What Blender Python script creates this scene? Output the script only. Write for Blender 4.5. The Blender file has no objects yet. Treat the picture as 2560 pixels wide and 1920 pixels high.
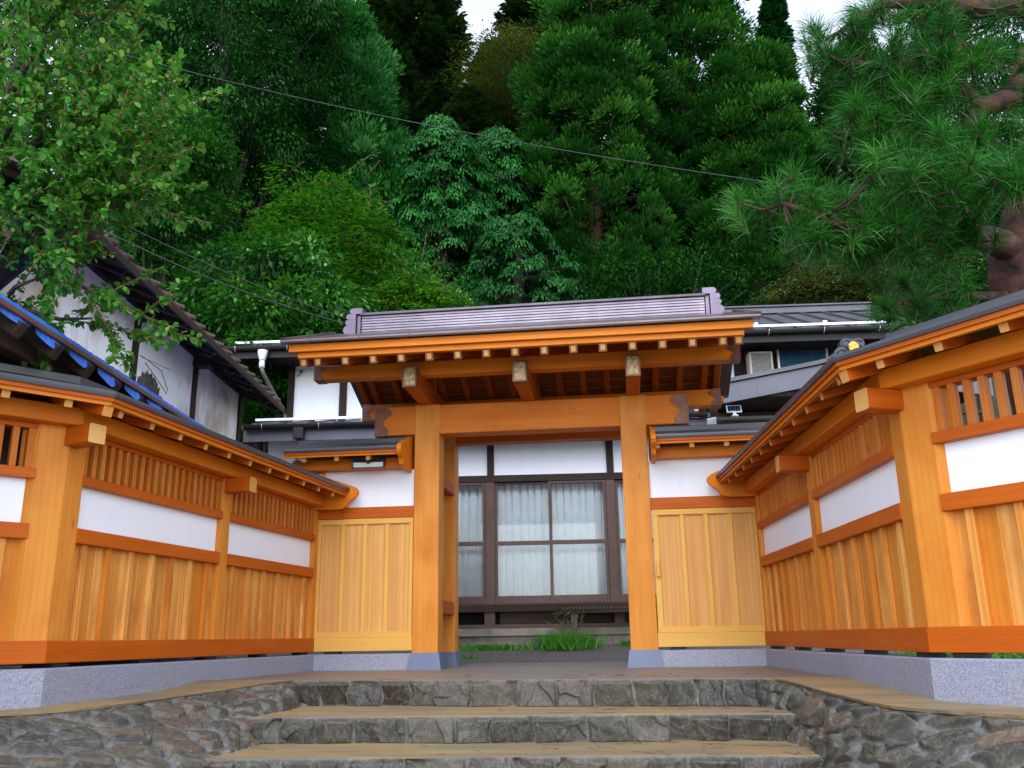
import bpy, bmesh, math, random
import numpy as np
from mathutils import Vector, Matrix
SC = bpy.context.scene
C = SC.collection
RAD = math.radians
rng = np.random.default_rng(7)
random.seed(7)

# ------------------------------------------------------------------ camera, sky, sun, exposure
cam_d = bpy.data.cameras.new('camera'); cam = bpy.data.objects.new('camera', cam_d); C.objects.link(cam)
CAM = np.array([1.0164, -9.7595, 0.3117]); YAW, PIT, ROL, FPX = 0.1220, 0.2734, -0.0150, 2261.0
f_ = np.array([-math.sin(YAW)*math.cos(PIT), math.cos(YAW)*math.cos(PIT), math.sin(PIT)])
r0 = np.array([math.cos(YAW), math.sin(YAW), 0.]); u0 = np.cross(r0, f_)
R_ = math.cos(ROL)*r0+math.sin(ROL)*u0; U_ = -math.sin(ROL)*r0+math.cos(ROL)*u0
M = Matrix(((R_[0], U_[0], -f_[0], CAM[0]), (R_[1], U_[1], -f_[1], CAM[1]), (R_[2], U_[2], -f_[2], CAM[2]), (0, 0, 0, 1)))
cam.matrix_world = M
cam_d.sensor_width = 36; cam_d.sensor_fit = 'HORIZONTAL'; cam_d.lens = FPX/2560*36; cam_d.clip_end = 600; cam_d.clip_start = 0.05
SC.camera = cam
def at(dx, dy, depth):
    """a point of the place seen at (dx,dy) of the 2212 px wide survey picture, that many metres ahead"""
    sx, sy = dx*2560/2212, dy*2560/2212
    return CAM+(f_+R_*(sx-1280)/FPX+U_*(960-sy)/FPX)*depth
PXM = 2212/2560*FPX   # survey pixels per metre at 1 m

SUN_EL, SUN_AZ = RAD(47), RAD(178)     # high, from behind the viewer
w = bpy.data.worlds.new('World'); SC.world = w; w.use_nodes = True
nt = w.node_tree; nt.nodes.clear()
sky = nt.nodes.new('ShaderNodeTexSky'); sky.sky_type = 'NISHITA'; sky.sun_disc = False
sky.sun_elevation = SUN_EL; sky.sun_rotation = SUN_AZ; sky.air_density = 1.0; sky.dust_density = 0.4; sky.ozone_density = 1.0
hs = nt.nodes.new('ShaderNodeHueSaturation'); hs.inputs['Saturation'].default_value = 0.42; hs.inputs['Value'].default_value = 2.05
bg = nt.nodes.new('ShaderNodeBackground'); bg.inputs['Strength'].default_value = 0.15
wo = nt.nodes.new('ShaderNodeOutputWorld')
nt.links.new(sky.outputs[0], hs.inputs['Color']); nt.links.new(hs.outputs[0], bg.inputs['Color']); nt.links.new(bg.outputs[0], wo.inputs['Surface'])
sl = bpy.data.lights.new('sun', 'SUN'); sl.energy = 1.05; sl.angle = RAD(40); sl.color = (1.0, 0.985, 0.975)
so = bpy.data.objects.new('sun', sl); C.objects.link(so)
sd = Vector((math.sin(SUN_AZ)*math.cos(SUN_EL), math.cos(SUN_AZ)*math.cos(SUN_EL), math.sin(SUN_EL)))
so.rotation_euler = sd.to_track_quat('Z', 'Y').to_euler()
SC.view_settings.view_transform = 'Standard'; SC.view_settings.look = 'None'
SC.view_settings.exposure = 0.74; SC.view_settings.gamma = 1.0
SC.render.engine = 'CYCLES'
SC.cycles.max_bounces = 8; SC.cycles.diffuse_bounces = 4; SC.cycles.transparent_max_bounces = 8
SC.cycles.use_denoising = True

# ------------------------------------------------------------------ materials
def mat(name):
    m = bpy.data.materials.new(name); m.use_nodes = True
    nt = m.node_tree; b = nt.nodes['Principled BSDF']
    return m, nt, b
def N(nt, t, **kw):
    n = nt.nodes.new(t)
    for k, v in kw.items():
        if k in n.inputs: n.inputs[k].default_value = v
        else: setattr(n, k, v)
    return n
def L(nt, a, b): nt.links.new(a, b)
def mixc(nt, fac, a, b, mode='MIX'):
    n = nt.nodes.new('ShaderNodeMix'); n.data_type = 'RGBA'; n.blend_type = mode
    for i, v in ((0, fac), (6, a), (7, b)):
        if hasattr(v, 'links'): L(nt, v, n.inputs[i])
        elif isinstance(v, (tuple, list)): n.inputs[i].default_value = (*v[:3], 1)
        else: n.inputs[i].default_value = v
    return n.outputs[2]
def ramp(nt, x, p0, p1, c0=(0, 0, 0), c1=(1, 1, 1)):
    n = nt.nodes.new('ShaderNodeValToRGB'); e = n.color_ramp.elements
    e[0].position = p0; e[1].position = p1; e[0].color = (*c0, 1); e[1].color = (*c1, 1)
    L(nt, x, n.inputs[0]); return n.outputs[0]
def attr(nt, name):
    n = nt.nodes.new('ShaderNodeAttribute'); n.attribute_name = name; return n
def noise(nt, vec, scale, detail=4, rough=0.55, dist=0):
    n = N(nt, 'ShaderNodeTexNoise'); n.inputs['Scale'].default_value = scale
    n.inputs['Detail'].default_value = detail; n.inputs['Roughness'].default_value = rough; n.inputs['Distortion'].default_value = dist
    if vec is not None: L(nt, vec, n.inputs['Vector'])
    return n.outputs['Fac']
def mapping(nt, vec, s, l=(0, 0, 0)):
    n = N(nt, 'ShaderNodeMapping'); n.inputs['Scale'].default_value = s; n.inputs['Location'].default_value = l
    L(nt, vec, n.inputs['Vector']); return n.outputs[0]
def bump(nt, b, h, strength=0.3, dist=0.01):
    n = N(nt, 'ShaderNodeBump'); n.inputs['Strength'].default_value = strength; n.inputs['Distance'].default_value = dist
    L(nt, h, n.inputs['Height']); L(nt, n.outputs[0], b.inputs['Normal'])

def wood(name, c_light, c_dark, c_tint, ringf=0.4, rough=0.5, ring_scale=26, stain=(0.28, 0.06, 0.01), stain_amt=0.5, tintamt=0.6):
    m, nt, b = mat(name)
    g = attr(nt, 'g').outputs['Vector']; r = attr(nt, 'r').outputs['Fac']
    v = mapping(nt, g, (0.10, 1, 1))
    wv = N(nt, 'ShaderNodeTexWave', wave_type='RINGS', rings_direction='X')
    wv.inputs['Scale'].default_value = ring_scale; wv.inputs['Distortion'].default_value = 3.2
    wv.inputs['Detail'].default_value = 3; wv.inputs['Detail Scale'].default_value = 0.5
    L(nt, v, wv.inputs['Vector'])
    ring = ramp(nt, wv.outputs['Fac'], 0.25, 0.95)
    fine = noise(nt, mapping(nt, g, (1.2, 60, 60)), 2.0, 3)
    broad = noise(nt, mapping(nt, g, (0.7, 6, 6)), 1.6, 3)
    blot = noise(nt, mapping(nt, g, (1.0, 2.2, 2.2)), 1.7, 5, 0.6)
    tf = N(nt, 'ShaderNodeMath', operation='MULTIPLY'); L(nt, r, tf.inputs[0]); tf.inputs[1].default_value = tintamt
    col = mixc(nt, tf.outputs[0], c_light, c_tint)
    rf = N(nt, 'ShaderNodeMath', operation='MULTIPLY'); L(nt, ring, rf.inputs[0]); rf.inputs[1].default_value = ringf
    col = mixc(nt, rf.outputs[0], col, c_dark)
    col = mixc(nt, ramp(nt, broad, 0.38, 0.75, (0, 0, 0), (0.55, 0.55, 0.55)), col, c_dark)
    col = mixc(nt, ramp(nt, blot, 0.5, 0.78, (0, 0, 0), (stain_amt,)*3), col, stain)
    col = mixc(nt, ramp(nt, fine, 0.35, 0.7, (0.0,)*3, (0.28,)*3), col, c_dark)
    strk = noise(nt, mapping(nt, g, (0.9, 22, 22), (3, 1, 2)), 1.5, 5, 0.7)
    col = mixc(nt, ramp(nt, strk, 0.60, 0.72, (0,)*3, (0.6,)*3), col, c_dark)
    kn = N(nt, 'ShaderNodeTexVoronoi'); kn.inputs['Scale'].default_value = 2.2; L(nt, mapping(nt, g, (0.55, 3.2, 3.2)), kn.inputs['Vector'])
    col = mixc(nt, ramp(nt, kn.outputs['Distance'], 0.035, 0.075, (0.8,)*3, (0,)*3), col, stain)
    L(nt, col, b.inputs['Base Color'])
    rr = N(nt, 'ShaderNodeMapRange'); rr.inputs[3].default_value = rough-0.08; rr.inputs[4].default_value = rough+0.14
    L(nt, broad, rr.inputs[0]); L(nt, rr.outputs[0], b.inputs['Roughness'])
    b.inputs['Specular IOR Level'].default_value = 0.2
    bump(nt, b, fine, 0.12, 0.002)
    return m
W_POST = wood('stained_cedar', (0.68, 0.28, 0.048), (0.50, 0.14, 0.007), (0.61, 0.215, 0.022), 0.22, 0.45, 14, stain=(0.46, 0.105, 0.006), stain_amt=0.65)
W_SHADED = wood('stained_cedar_shaded', (0.68, 0.21, 0.012), (0.52, 0.12, 0.003), (0.60, 0.165, 0.006), 0.22, 0.45, 14, stain=(0.42, 0.085, 0.003), stain_amt=0.5)  # post cedar again, with the shade under the roof put into its colour
W_RAIL = wood('stained_cedar_rail', (0.52, 0.115, 0.006), (0.36, 0.060, 0.0015), (0.46, 0.088, 0.003), 0.25, 0.45, 14, stain=(0.2, 0.035, 0.005), stain_amt=0.4)
W_BOARD = wood('stained_cedar_board', (0.80, 0.43, 0.125), (0.48, 0.135, 0.008), (0.58, 0.19, 0.016), 0.40, 0.5, 9, stain=(0.33, 0.08, 0.008), stain_amt=0.75, tintamt=0.95)
W_SLAT = wood('stained_cedar_slat', (0.62, 0.23, 0.045), (0.40, 0.095, 0.005), (0.50, 0.14, 0.012), 0.35, 0.5, 16, tintamt=0.9)
W_PALE = wood('pale_cedar', (0.70, 0.41, 0.125), (0.54, 0.22, 0.06), (0.62, 0.29, 0.09), 0.45, 0.5, 7, tintamt=0.95, stain=(0.5, 0.22, 0.06), stain_amt=0.3)
W_PALEF = wood('pale_cedar_frame', (0.70, 0.41, 0.10), (0.63, 0.32, 0.06), (0.68, 0.37, 0.08), 0.15, 0.5, 20, stain=(0.55, 0.25, 0.05), stain_amt=0.25)
W_END = wood('end_grain', (0.64, 0.40, 0.16), (0.55, 0.24, 0.05), (0.60, 0.28, 0.06), 0.5, 0.6, 40, stain=(0.6, 0.2, 0.03), stain_amt=0.4, tintamt=0.9)
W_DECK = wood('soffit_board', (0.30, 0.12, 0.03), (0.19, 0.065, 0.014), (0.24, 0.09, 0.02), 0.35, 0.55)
W_OLD = wood('weathered_dark_wood', (0.045, 0.030, 0.024), (0.020, 0.012, 0.010), (0.035, 0.022, 0.018), 0.4, 0.7, stain=(0.09, 0.06, 0.045), stain_amt=0.4)
W_OLDG = wood('grey_weathered_wood', (0.16, 0.11, 0.09), (0.06, 0.04, 0.035), (0.10, 0.07, 0.055), 0.5, 0.8, stain=(0.03, 0.02, 0.015), stain_amt=0.7)

def plain(name, col, rough=0.5, metal=0, var=0.15, scale=6, spec=0.5, bmp=0.0, bscale=40):
    m, nt, b = mat(name)
    tc = N(nt, 'ShaderNodeTexCoord').outputs['Object']
    n = noise(nt, tc, scale, 5)
    c2 = tuple(c*(1-var*2) for c in col); c1 = tuple(min(1, c*(1+var)) for c in col)
    L(nt, ramp(nt, n, 0.3, 0.7, c2, c1), b.inputs['Base Color'])
    b.inputs['Roughness'].default_value = rough; b.inputs['Metallic'].default_value = metal
    b.inputs['Specular IOR Level'].default_value = spec
    if bmp: bump(nt, b, noise(nt, tc, bscale, 6), bmp, 0.01)
    return m
def plaster():
    m, nt, b = mat('weathered_white_plaster'); tc = N(nt, 'ShaderNodeTexCoord').outputs['Object']
    big = noise(nt, tc, 1.3, 5, .6); st = noise(nt, mapping(nt, tc, (9, 9, .5)), 1.6, 5, .65); sp = noise(nt, tc, 38, 4, .6)
    col = ramp(nt, big, .3, .7, (.80, .81, .885), (.83, .84, .905))
    col = mixc(nt, ramp(nt, st, .58, .78, (0,)*3, (.35,)*3), col, (.66, .66, .70)); col = mixc(nt, ramp(nt, sp, .70, .76, (0,)*3, (.35,)*3), col, (.45, .43, .42))
    L(nt, col, b.inputs['Base Color']); b.inputs['Roughness'].default_value = .8; b.inputs['Specular IOR Level'].default_value = .2
    bump(nt, b, noise(nt, tc, 60, 6), .08, .006); return m
PLASTER = plaster()
METAL = plain('dark_roof_metal', (0.045, 0.045, 0.055), 0.38, 0.0, 0.12, 3, spec=0.6)
METALB = plain('brown_roof_metal', (0.10, 0.066, 0.07), 0.34, 0.3, 0.12, 4, spec=0.7)
RIDGEM = plain('sky_tinted_ridge_metal', (0.27, 0.23, 0.28), 0.32, 0.5, 0.12, 5, spec=0.7)  # roof metal with the reflected sky put into a lighter base colour
COPPER = plain('brown_copper', (0.20, 0.070, 0.032), 0.42, 0.25, 0.25, 9)
ALU = plain('silver_trim', (0.70, 0.70, 0.74), 0.4, 0.4, 0.05)
BRONZE = plain('bronze_window_frame', (0.085, 0.048, 0.04), 0.42, 0.2, 0.1)
GUTTER = plain('black_gutter', (0.022, 0.020, 0.022), 0.5, 0, 0.1, spec=0.25)
HOUSEROOF = plain('house_roof_metal', (0.085, 0.085, 0.10), 0.42, 0.2, 0.12, 2)
HFASCIA = plain('slate_blue_fascia', (0.105, 0.105, 0.135), 0.5, 0, 0.06, 2)
TRIMB = plain('black_spacer', (0.012, 0.012, 0.014), 0.6)
BLUE = plain('blue_tarpaulin', (0.04, 0.17, 0.72), 0.45, 0, 0.12, 5, bmp=0.4, bscale=12)
TILE = plain('red_brown_tile', (0.105, 0.055, 0.05), 0.5, 0, 0.3, 5)
LAMPB = plain('black_plastic', (0.012, 0.012, 0.02), 0.3)
WHITEP = plain('white_plastic', (0.78, 0.78, 0.76), 0.4, 0, 0.02)
GOLD = plain('gold_crest', (0.52, 0.36, 0.06), 0.4, 0.6, 0.3, 25)
CREAM = plain('cream_metal', (0.55, 0.52, 0.45), 0.5, 0, 0.05)
CABLE = plain('cable', (0.03, 0.035, 0.04), 0.6)
STONE_B = plain('blue_grey_base_stone', (0.115, 0.14, 0.235), 0.42, 0, 0.06, 3)
DARKIN = plain('dark_interior', (0.012, 0.010, 0.009), 0.9)
SIDING = plain('dark_siding', (0.028, 0.020, 0.016), 0.8, 0, 0.2, spec=0.15)
MESHM = plain('grille_grey', (0.20, 0.20, 0.19), 0.6, 0, 0.2, 20)

def granite():
    m, nt, b = mat('granite')
    tc = N(nt, 'ShaderNodeTexCoord').outputs['Object']
    a = noise(nt, tc, 170, 3, 0.7); d = noise(nt, tc, 85, 2); big = noise(nt, tc, 1.5, 3)
    col = ramp(nt, a, 0.38, 0.62, (0.13, 0.15, 0.225), (0.37, 0.385, 0.49))
    col = mixc(nt, ramp(nt, d, 0.56, 0.68, (0,)*3, (0.7,)*3), col, (0.40, 0.35, 0.38))
    col = mixc(nt, ramp(nt, big, 0.4, 0.7, (0,)*3, (0.35,)*3), col, (0.26, 0.25, 0.24))
    L(nt, col, b.inputs['Base Color']); b.inputs['Roughness'].default_value = 0.45
    return m
GRANITE = granite()
def concrete():
    m, nt, b = mat('stained_concrete')
    tc = N(nt, 'ShaderNodeTexCoord').outputs['Object']
    big = noise(nt, mapping(nt, tc, (0.6, 2.2, 2)), 1.6, 5, 0.6); st = noise(nt, mapping(nt, tc, (0.7, 4.0, 2), (3, 1, 0)), 2.2, 4, 0.6, 0.6)
    fine = noise(nt, tc, 45, 5, 0.65); gr = noise(nt, mapping(nt, tc, (0.45, 3.0, 1), (7.3, 2.1, 0)), 1.7, 5, 0.55, 0.9)
    col = ramp(nt, big, 0.30, 0.66, (0.15, 0.13, 0.095), (0.36, 0.25, 0.105))
    col = mixc(nt, ramp(nt, st, 0.5, 0.72, (0,)*3, (0.75,)*3), col, (0.38, 0.215, 0.06))
    col = mixc(nt, ramp(nt, gr, 0.58, 0.70, (0,)*3, (0.75,)*3), col, (0.06, 0.19, 0.125))
    col = mixc(nt, ramp(nt, fine, 0.3, 0.75, (0.35,)*3, (0.0,)*3), col, (0.13, 0.11, 0.085))
    L(nt, col, b.inputs['Base Color']); b.inputs['Roughness'].default_value = 0.55
    bump(nt, b, fine, 0.35, 0.006)
    return m
CONC = concrete()
def concrete2():
    m, nt, b = mat('landing_concrete')
    tc = N(nt, 'ShaderNodeTexCoord').outputs['Object']
    big = noise(nt, mapping(nt, tc, (0.35, 2.4, 2)), 1.8, 5, 0.6, 0.4); fine = noise(nt, tc, 40, 5, 0.65)
    col = ramp(nt, big, 0.34, 0.64, (0.15, 0.145, 0.145), (0.215, 0.165, 0.12))
    col = mixc(nt, ramp(nt, fine, 0.3, 0.75, (0.3,)*3, (0.0,)*3), col, (0.12, 0.10, 0.085))
    L(nt, col, b.inputs['Base Color']); b.inputs['Roughness'].default_value = 0.5
    bump(nt, b, fine, 0.3, 0.006)
    return m
CONC2 = concrete2()
def stonemat():
    m, nt, b = mat('rubble_stone')
    tc = N(nt, 'ShaderNodeTexCoord').outputs['Object']
    ca = attr(nt, 'col').outputs['Color']
    a = noise(nt, tc, 16, 6, 0.7); bb = noise(nt, tc, 60, 5, 0.7); vein = noise(nt, tc, 9, 6, 0.75, 0.6)
    lich = noise(nt, mapping(nt, tc, (1, 1, 1), (5, 3, 1)), 8, 7, 0.72, 0.5)
    col = mixc(nt, ramp(nt, a, 0.33, 0.62, (0.6,)*3, (0.0,)*3), ca, (0.045, 0.042, 0.034))
    col = mixc(nt, ramp(nt, lich, 0.57, 0.72, (0,)*3, (0.30,)*3), col, (0.25, 0.23, 0.19))
    vr = N(nt, 'ShaderNodeValToRGB'); e = vr.color_ramp.elements
    e[0].position = 0.47; e[0].color = (0, 0, 0, 1); e[1].position = 0.5; e[1].color = (0.22,)*3+(1,)
    e2 = vr.color_ramp.elements.new(0.53); e2.color = (0, 0, 0, 1); L(nt, vein, vr.inputs[0])
    col = mixc(nt, vr.outputs[0], col, (0.42, 0.39, 0.34))
    col = mixc(nt, ramp(nt, bb, 0.3, 0.7, (0.45,)*3, (0.0,)*3), col, (0.05, 0.047, 0.04))
    L(nt, col, b.inputs['Base Color']); b.inputs['Roughness'].default_value = 0.62
    bump(nt, b, a, 0.4, 0.012)
    return m
RUBBLE = stonemat()
def oldplaster():
    m, nt, b = mat('stained_old_plaster')
    tc = N(nt, 'ShaderNodeTexCoord').outputs['Object']
    s = noise(nt, mapping(nt, tc, (1, 1, 0.6)), 0.9, 5, 0.6, 0.8); s2 = noise(nt, mapping(nt, tc, (1, 1, .5), (4, 2, 7)), 2.2, 6, 0.65, 1.0)
    col = ramp(nt, s, 0.50, 0.70, (0.90, 0.90, 0.88), (0.50, 0.38, 0.25))
    col = mixc(nt, ramp(nt, s2, 0.54, 0.72, (0,)*3, (0.6,)*3), col, (0.34, 0.24, 0.14))
    L(nt, col, b.inputs['Base Color']); b.inputs['Roughness'].default_value = 0.85
    return m
OLDPL = oldplaster()
def gravel():
    m, nt, b = mat('gravel')
    tc = N(nt, 'ShaderNodeTexCoord').outputs['Object']
    v = N(nt, 'ShaderNodeTexVoronoi'); v.inputs['Scale'].default_value = 45; L(nt, tc, v.inputs['Vector'])
    n2 = noise(nt, tc, 2, 4)
    col = mixc(nt, 0.6, v.outputs['Color'], (0.10, 0.09, 0.085)); bw = N(nt, 'ShaderNodeRGBToBW'); L(nt, col, bw.inputs[0])
    c2 = ramp(nt, bw.outputs[0], 0.1, 0.6, (0.055, 0.045, 0.04), (0.24, 0.205, 0.185))
    c2 = mixc(nt, ramp(nt, n2, 0.45, 0.7, (0,)*3, (0.5,)*3), c2, (0.09, 0.07, 0.05))
    L(nt, c2, b.inputs['Base Color']); b.inputs['Roughness'].default_value = 0.85
    bump(nt, b, v.outputs['Distance'], 0.5, 0.02)
    return m
GRAVEL = gravel()
SOIL = plain('leaf_litter', (0.020, 0.024, 0.010), 0.95, 0, 0.4, 0.8)
BOUNCE_GROUND = plain('pale_bounce_ground', (0.40, 0.39, 0.37), 0.9, 0, 0.2, 4)  # unseen ground, made pale to bounce light up under the eaves
BARK = plain('dark_bark', (0.035, 0.026, 0.02), 0.9, 0, 0.35, 9, bmp=0.8, bscale=30)
BARKR = plain('red_pine_bark', (0.075, 0.026, 0.016), 0.8, 0, 0.55, 9, bmp=1.0, bscale=16)
TWIG = plain('orange_brown_twig', (0.20, 0.075, 0.025), 0.7, 0, 0.3, 20)
TWIGD = plain('brown_twig', (0.06, 0.035, 0.022), 0.8, 0, 0.3, 20)

def glassmat():
    m, nt, b = mat('window_glass'); nt.nodes.remove(b)
    out = [n for n in nt.nodes if n.type == 'OUTPUT_MATERIAL'][0]
    g = N(nt, 'ShaderNodeBsdfGlossy'); g.inputs['Roughness'].default_value = 0.02; g.inputs['Color'].default_value = (0.9, 0.95, 1, 1)
    t = N(nt, 'ShaderNodeBsdfTransparent'); t.inputs['Color'].default_value = (0.95, 0.98, 0.99, 1)
    fr = N(nt, 'ShaderNodeFresnel'); fr.inputs['IOR'].default_value = 1.5
    mx = N(nt, 'ShaderNodeMixShader'); L(nt, fr.outputs[0], mx.inputs[0]); L(nt, t.outputs[0], mx.inputs[1]); L(nt, g.outputs[0], mx.inputs[2])
    L(nt, mx.outputs[0], out.inputs['Surface'])
    return m
GLASS = glassmat()
CURT = plain('pale_curtain', (0.88, 0.93, 0.96), 0.9, 0, 0.04, 1.5, spec=0.1)
CURTB = plain('blue_curtain', (0.05, 0.14, 0.22), 0.9, 0, 0.1, 1.5, spec=0.1)

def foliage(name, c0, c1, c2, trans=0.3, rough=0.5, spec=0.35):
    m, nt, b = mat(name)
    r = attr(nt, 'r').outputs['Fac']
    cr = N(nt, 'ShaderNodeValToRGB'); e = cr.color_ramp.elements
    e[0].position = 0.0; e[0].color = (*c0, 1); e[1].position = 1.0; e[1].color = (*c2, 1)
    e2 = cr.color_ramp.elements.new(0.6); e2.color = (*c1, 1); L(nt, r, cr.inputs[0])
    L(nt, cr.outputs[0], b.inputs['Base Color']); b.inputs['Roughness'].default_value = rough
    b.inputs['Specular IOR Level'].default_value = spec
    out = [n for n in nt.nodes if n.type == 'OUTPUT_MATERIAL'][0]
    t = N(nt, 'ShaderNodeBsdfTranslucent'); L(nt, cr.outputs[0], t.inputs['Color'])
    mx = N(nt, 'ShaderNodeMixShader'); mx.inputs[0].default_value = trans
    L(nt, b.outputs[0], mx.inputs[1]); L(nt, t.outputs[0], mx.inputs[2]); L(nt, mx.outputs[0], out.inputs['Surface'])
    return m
F_EVER = foliage('evergreen_leaf', (0.004, 0.034, 0.004), (0.010, 0.078, 0.008), (0.042, 0.185, 0.024), 0.2, 0.55, 0.18)
F_SUGI = foliage('cedar_foliage', (0.004, 0.030, 0.003), (0.010, 0.074, 0.006), (0.050, 0.175, 0.020), 0.22, 0.7, 0.06)
F_SUGIP = foliage('pale_cedar_foliage', (0.007, 0.062, 0.009), (0.018, 0.125, 0.018), (0.055, 0.22, 0.045), 0.22, 0.7, 0.06)
F_FIR = foliage('fir_foliage', (0.008, 0.034, 0.006), (0.015, 0.056, 0.009), (0.06, 0.11, 0.012), 0.15, 0.65, 0.15)
F_HINO = foliage('cypress_foliage', (0.005, 0.048, 0.006), (0.011, 0.105, 0.012), (0.038, 0.20, 0.034), 0.22, 0.6, 0.2)
F_DEC = foliage('deciduous_leaf', (0.014, 0.085, 0.004), (0.040, 0.205, 0.008), (0.16, 0.36, 0.020), 0.35, 0.5, 0.3)
F_MAPLE = foliage('maple_leaf', (0.018, 0.085, 0.010), (0.035, 0.15, 0.015), (0.10, 0.20, 0.02), 0.35, 0.55)
F_YEL = foliage('yellowing_leaf', (0.022, 0.055, 0.008), (0.055, 0.10, 0.014), (0.19, 0.19, 0.03), 0.3, 0.55)
F_PERS = foliage('persimmon_leaf', (0.007, 0.054, 0.004), (0.019, 0.125, 0.008), (0.065, 0.23, 0.022), 0.28, 0.4, 0.4)
F_LEFT = foliage('quince_leaf', (0.020, 0.10, 0.008), (0.062, 0.25, 0.022), (0.27, 0.46, 0.075), 0.4, 0.45, 0.35)
F_PINE = foliage('pine_needle', (0.006, 0.062, 0.004), (0.019, 0.155, 0.009), (0.10, 0.33, 0.045), 0.3, 0.38, 0.4)
F_GRASS = foliage('grass', (0.03, 0.15, 0.012), (0.07, 0.30, 0.02), (0.20, 0.42, 0.06), 0.35, 0.5)
FRUIT = plain('green_fruit', (0.13, 0.24, 0.04), 0.4)

# ------------------------------------------------------------------ object helpers
def tag(o, label=None, cat=None, group=None, kind=None):
    if label: o['label'] = label
    if cat: o['category'] = cat
    if group: o['group'] = group
    if kind: o['kind'] = kind
    return o
def thing(name, label, cat, loc=(0, 0, 0), rot=0.0, group=None):
    o = bpy.data.objects.new(name, None); C.objects.link(o); o.empty_display_size = 0.2
    o.location = loc; o.rotation_euler = (0, 0, rot)
    return tag(o, label, cat, group)
class MB:
    def __init__(s): s.v = []; s.f = []; s.m = []; s.g = []; s.r = []; s.sm = []
    def _add(s, pts, faces, g=None, m=0, r=None, smooth=False):
        k = len(s.v); s.v += [tuple(p) for p in pts]
        n = len(pts)
        s.g += [tuple(q) for q in (g if g is not None else pts)]
        rr = random.random() if r is None else r
        s.r += [rr]*n
        for i, fc in enumerate(faces):
            s.f.append([k+a for a in fc]); s.m.append(m if isinstance(m, int) else m[i]); s.sm.append(smooth)
    def beam(s, p0, p1, w, h, up=(0, 0, 1), m=0, me=None, ch=0.004, r=None):
        p0 = Vector(p0); p1 = Vector(p1); d = (p1-p0); ln = d.length; d.normalize()
        side = d.cross(Vector(up)); side.normalize(); u = side.cross(d)
        a, b = w/2, h/2; c = min(ch, a*.5, b*.5)
        if c > 0: sec = [(-a+c, -b), (a-c, -b), (a, -b+c), (a, b-c), (a-c, b), (-a+c, b), (-a, b-c), (-a, -b+c)]
        else: sec = [(-a, -b), (a, -b), (a, b), (-a, b)]
        n = len(sec); go = (random.uniform(0, 40), random.uniform(-.12, .12), random.uniform(-.12, .12))
        pts = []; g = []
        for t, P in ((0, p0), (ln, p1)):
            for x, y in sec:
                pts.append(P+side*x+u*y); g.append((t+go[0], x+go[1], y+go[2]))
        faces = [[i, (i+1) % n, n+(i+1) % n, n+i] for i in range(n)]+[list(range(n))[::-1], list(range(n, 2*n))]
        me = m if me is None else me
        s._add(pts, faces, g, [m]*n+[me, me], r)
    def box(s, x0, x1, y0, y1, z0, z1, m=0, me=None, ch=0.004, axis=None, r=None):
        x0, x1 = min(x0, x1), max(x0, x1); y0, y1 = min(y0, y1), max(y0, y1); z0, z1 = min(z0, z1), max(z0, z1)
        dx, dy, dz = x1-x0, y1-y0, z1-z0; cx, cy, cz = (x0+x1)/2, (y0+y1)/2, (z0+z1)/2
        if axis is None: axis = 'xyz'[[dx, dy, dz].index(max(dx, dy, dz))]
        if axis == 'x': s.beam((x0, cy, cz), (x1, cy, cz), dy, dz, (0, 0, 1), m, me, ch, r)
        elif axis == 'y': s.beam((cx, y0, cz), (cx, y1, cz), dx, dz, (0, 0, 1), m, me, ch, r)
        else: s.beam((cx, cy, z0), (cx, cy, z1), dx, dy, (0, 1, 0), m, me, ch, r)
    def extr(s, prof, a0, a1, P, k0=0.0, k1=0.0, m=0, me=None, smooth=False, r=None):
        """prof [(o,z)] swept along a; ends sheared by k*o; P(a,o,z) -> point"""
        n = len(prof); go = (random.uniform(0, 40), random.uniform(-.1, .1), random.uniform(-.1, .1))
        pts = []; g = []
        for a, k in ((a0, k0), (a1, k1)):
            for o, z in prof: pts.append(P(a+k*o, o, z)); g.append((a+go[0], o+go[1], z+go[2]))
        faces = [[i, (i+1) % n, n+(i+1) % n, n+i] for i in range(n)]+[list(range(n))[::-1], list(range(n, 2*n))]
        me = m if me is None else me
        s._add(pts, faces, g, [m]*n+[me, me], r, smooth)
    def quad(s, pts, m=0): s._add(pts, [list(range(len(pts)))], None, m)
    def tube(s, pts, rad, n=8, m=0, caps=True, jit=0.0):
        pts = [Vector(p) for p in pts]; k = len(pts)
        if not hasattr(rad, '__len__'): rad = [rad]*k
        V = []; ref = Vector((0, 0, 1))
        for i, p in enumerate(pts):
            d = (pts[min(i+1, k-1)]-pts[max(i-1, 0)]).normalized()
            if abs(d.dot(ref)) > 0.95: ref = Vector((1, 0, 0))
            a = d.cross(ref).normalized(); b = d.cross(a); ref = -b if False else ref
            for j in range(n):
                t = 2*math.pi*j/n; q = rad[i]*(1+jit*random.uniform(-1, 1))
                V.append(p+a*math.cos(t)*q+b*math.sin(t)*q)
        F = [[i*n+j, i*n+(j+1) % n, (i+1)*n+(j+1) % n, (i+1)*n+j] for i in range(k-1) for j in range(n)]
        if caps: F += [list(range(n))[::-1], list(range((k-1)*n, k*n))]
        s._add(V, F, None, m, None, True)
    def lathe(s, prof, c=(0, 0, 0), n=16, m=0):
        V = []; c = Vector(c)
        for r_, z in prof:
            for j in range(n): V.append(c+Vector((r_*math.cos(2*math.pi*j/n), r_*math.sin(2*math.pi*j/n), z)))
        k = len(prof)
        F = [[i*n+j, i*n+(j+1) % n, (i+1)*n+(j+1) % n, (i+1)*n+j] for i in range(k-1) for j in range(n)]+[list(range(n))[::-1], list(range((k-1)*n, k*n))]
        s._add(V, F, None, m, None, True)
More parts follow.
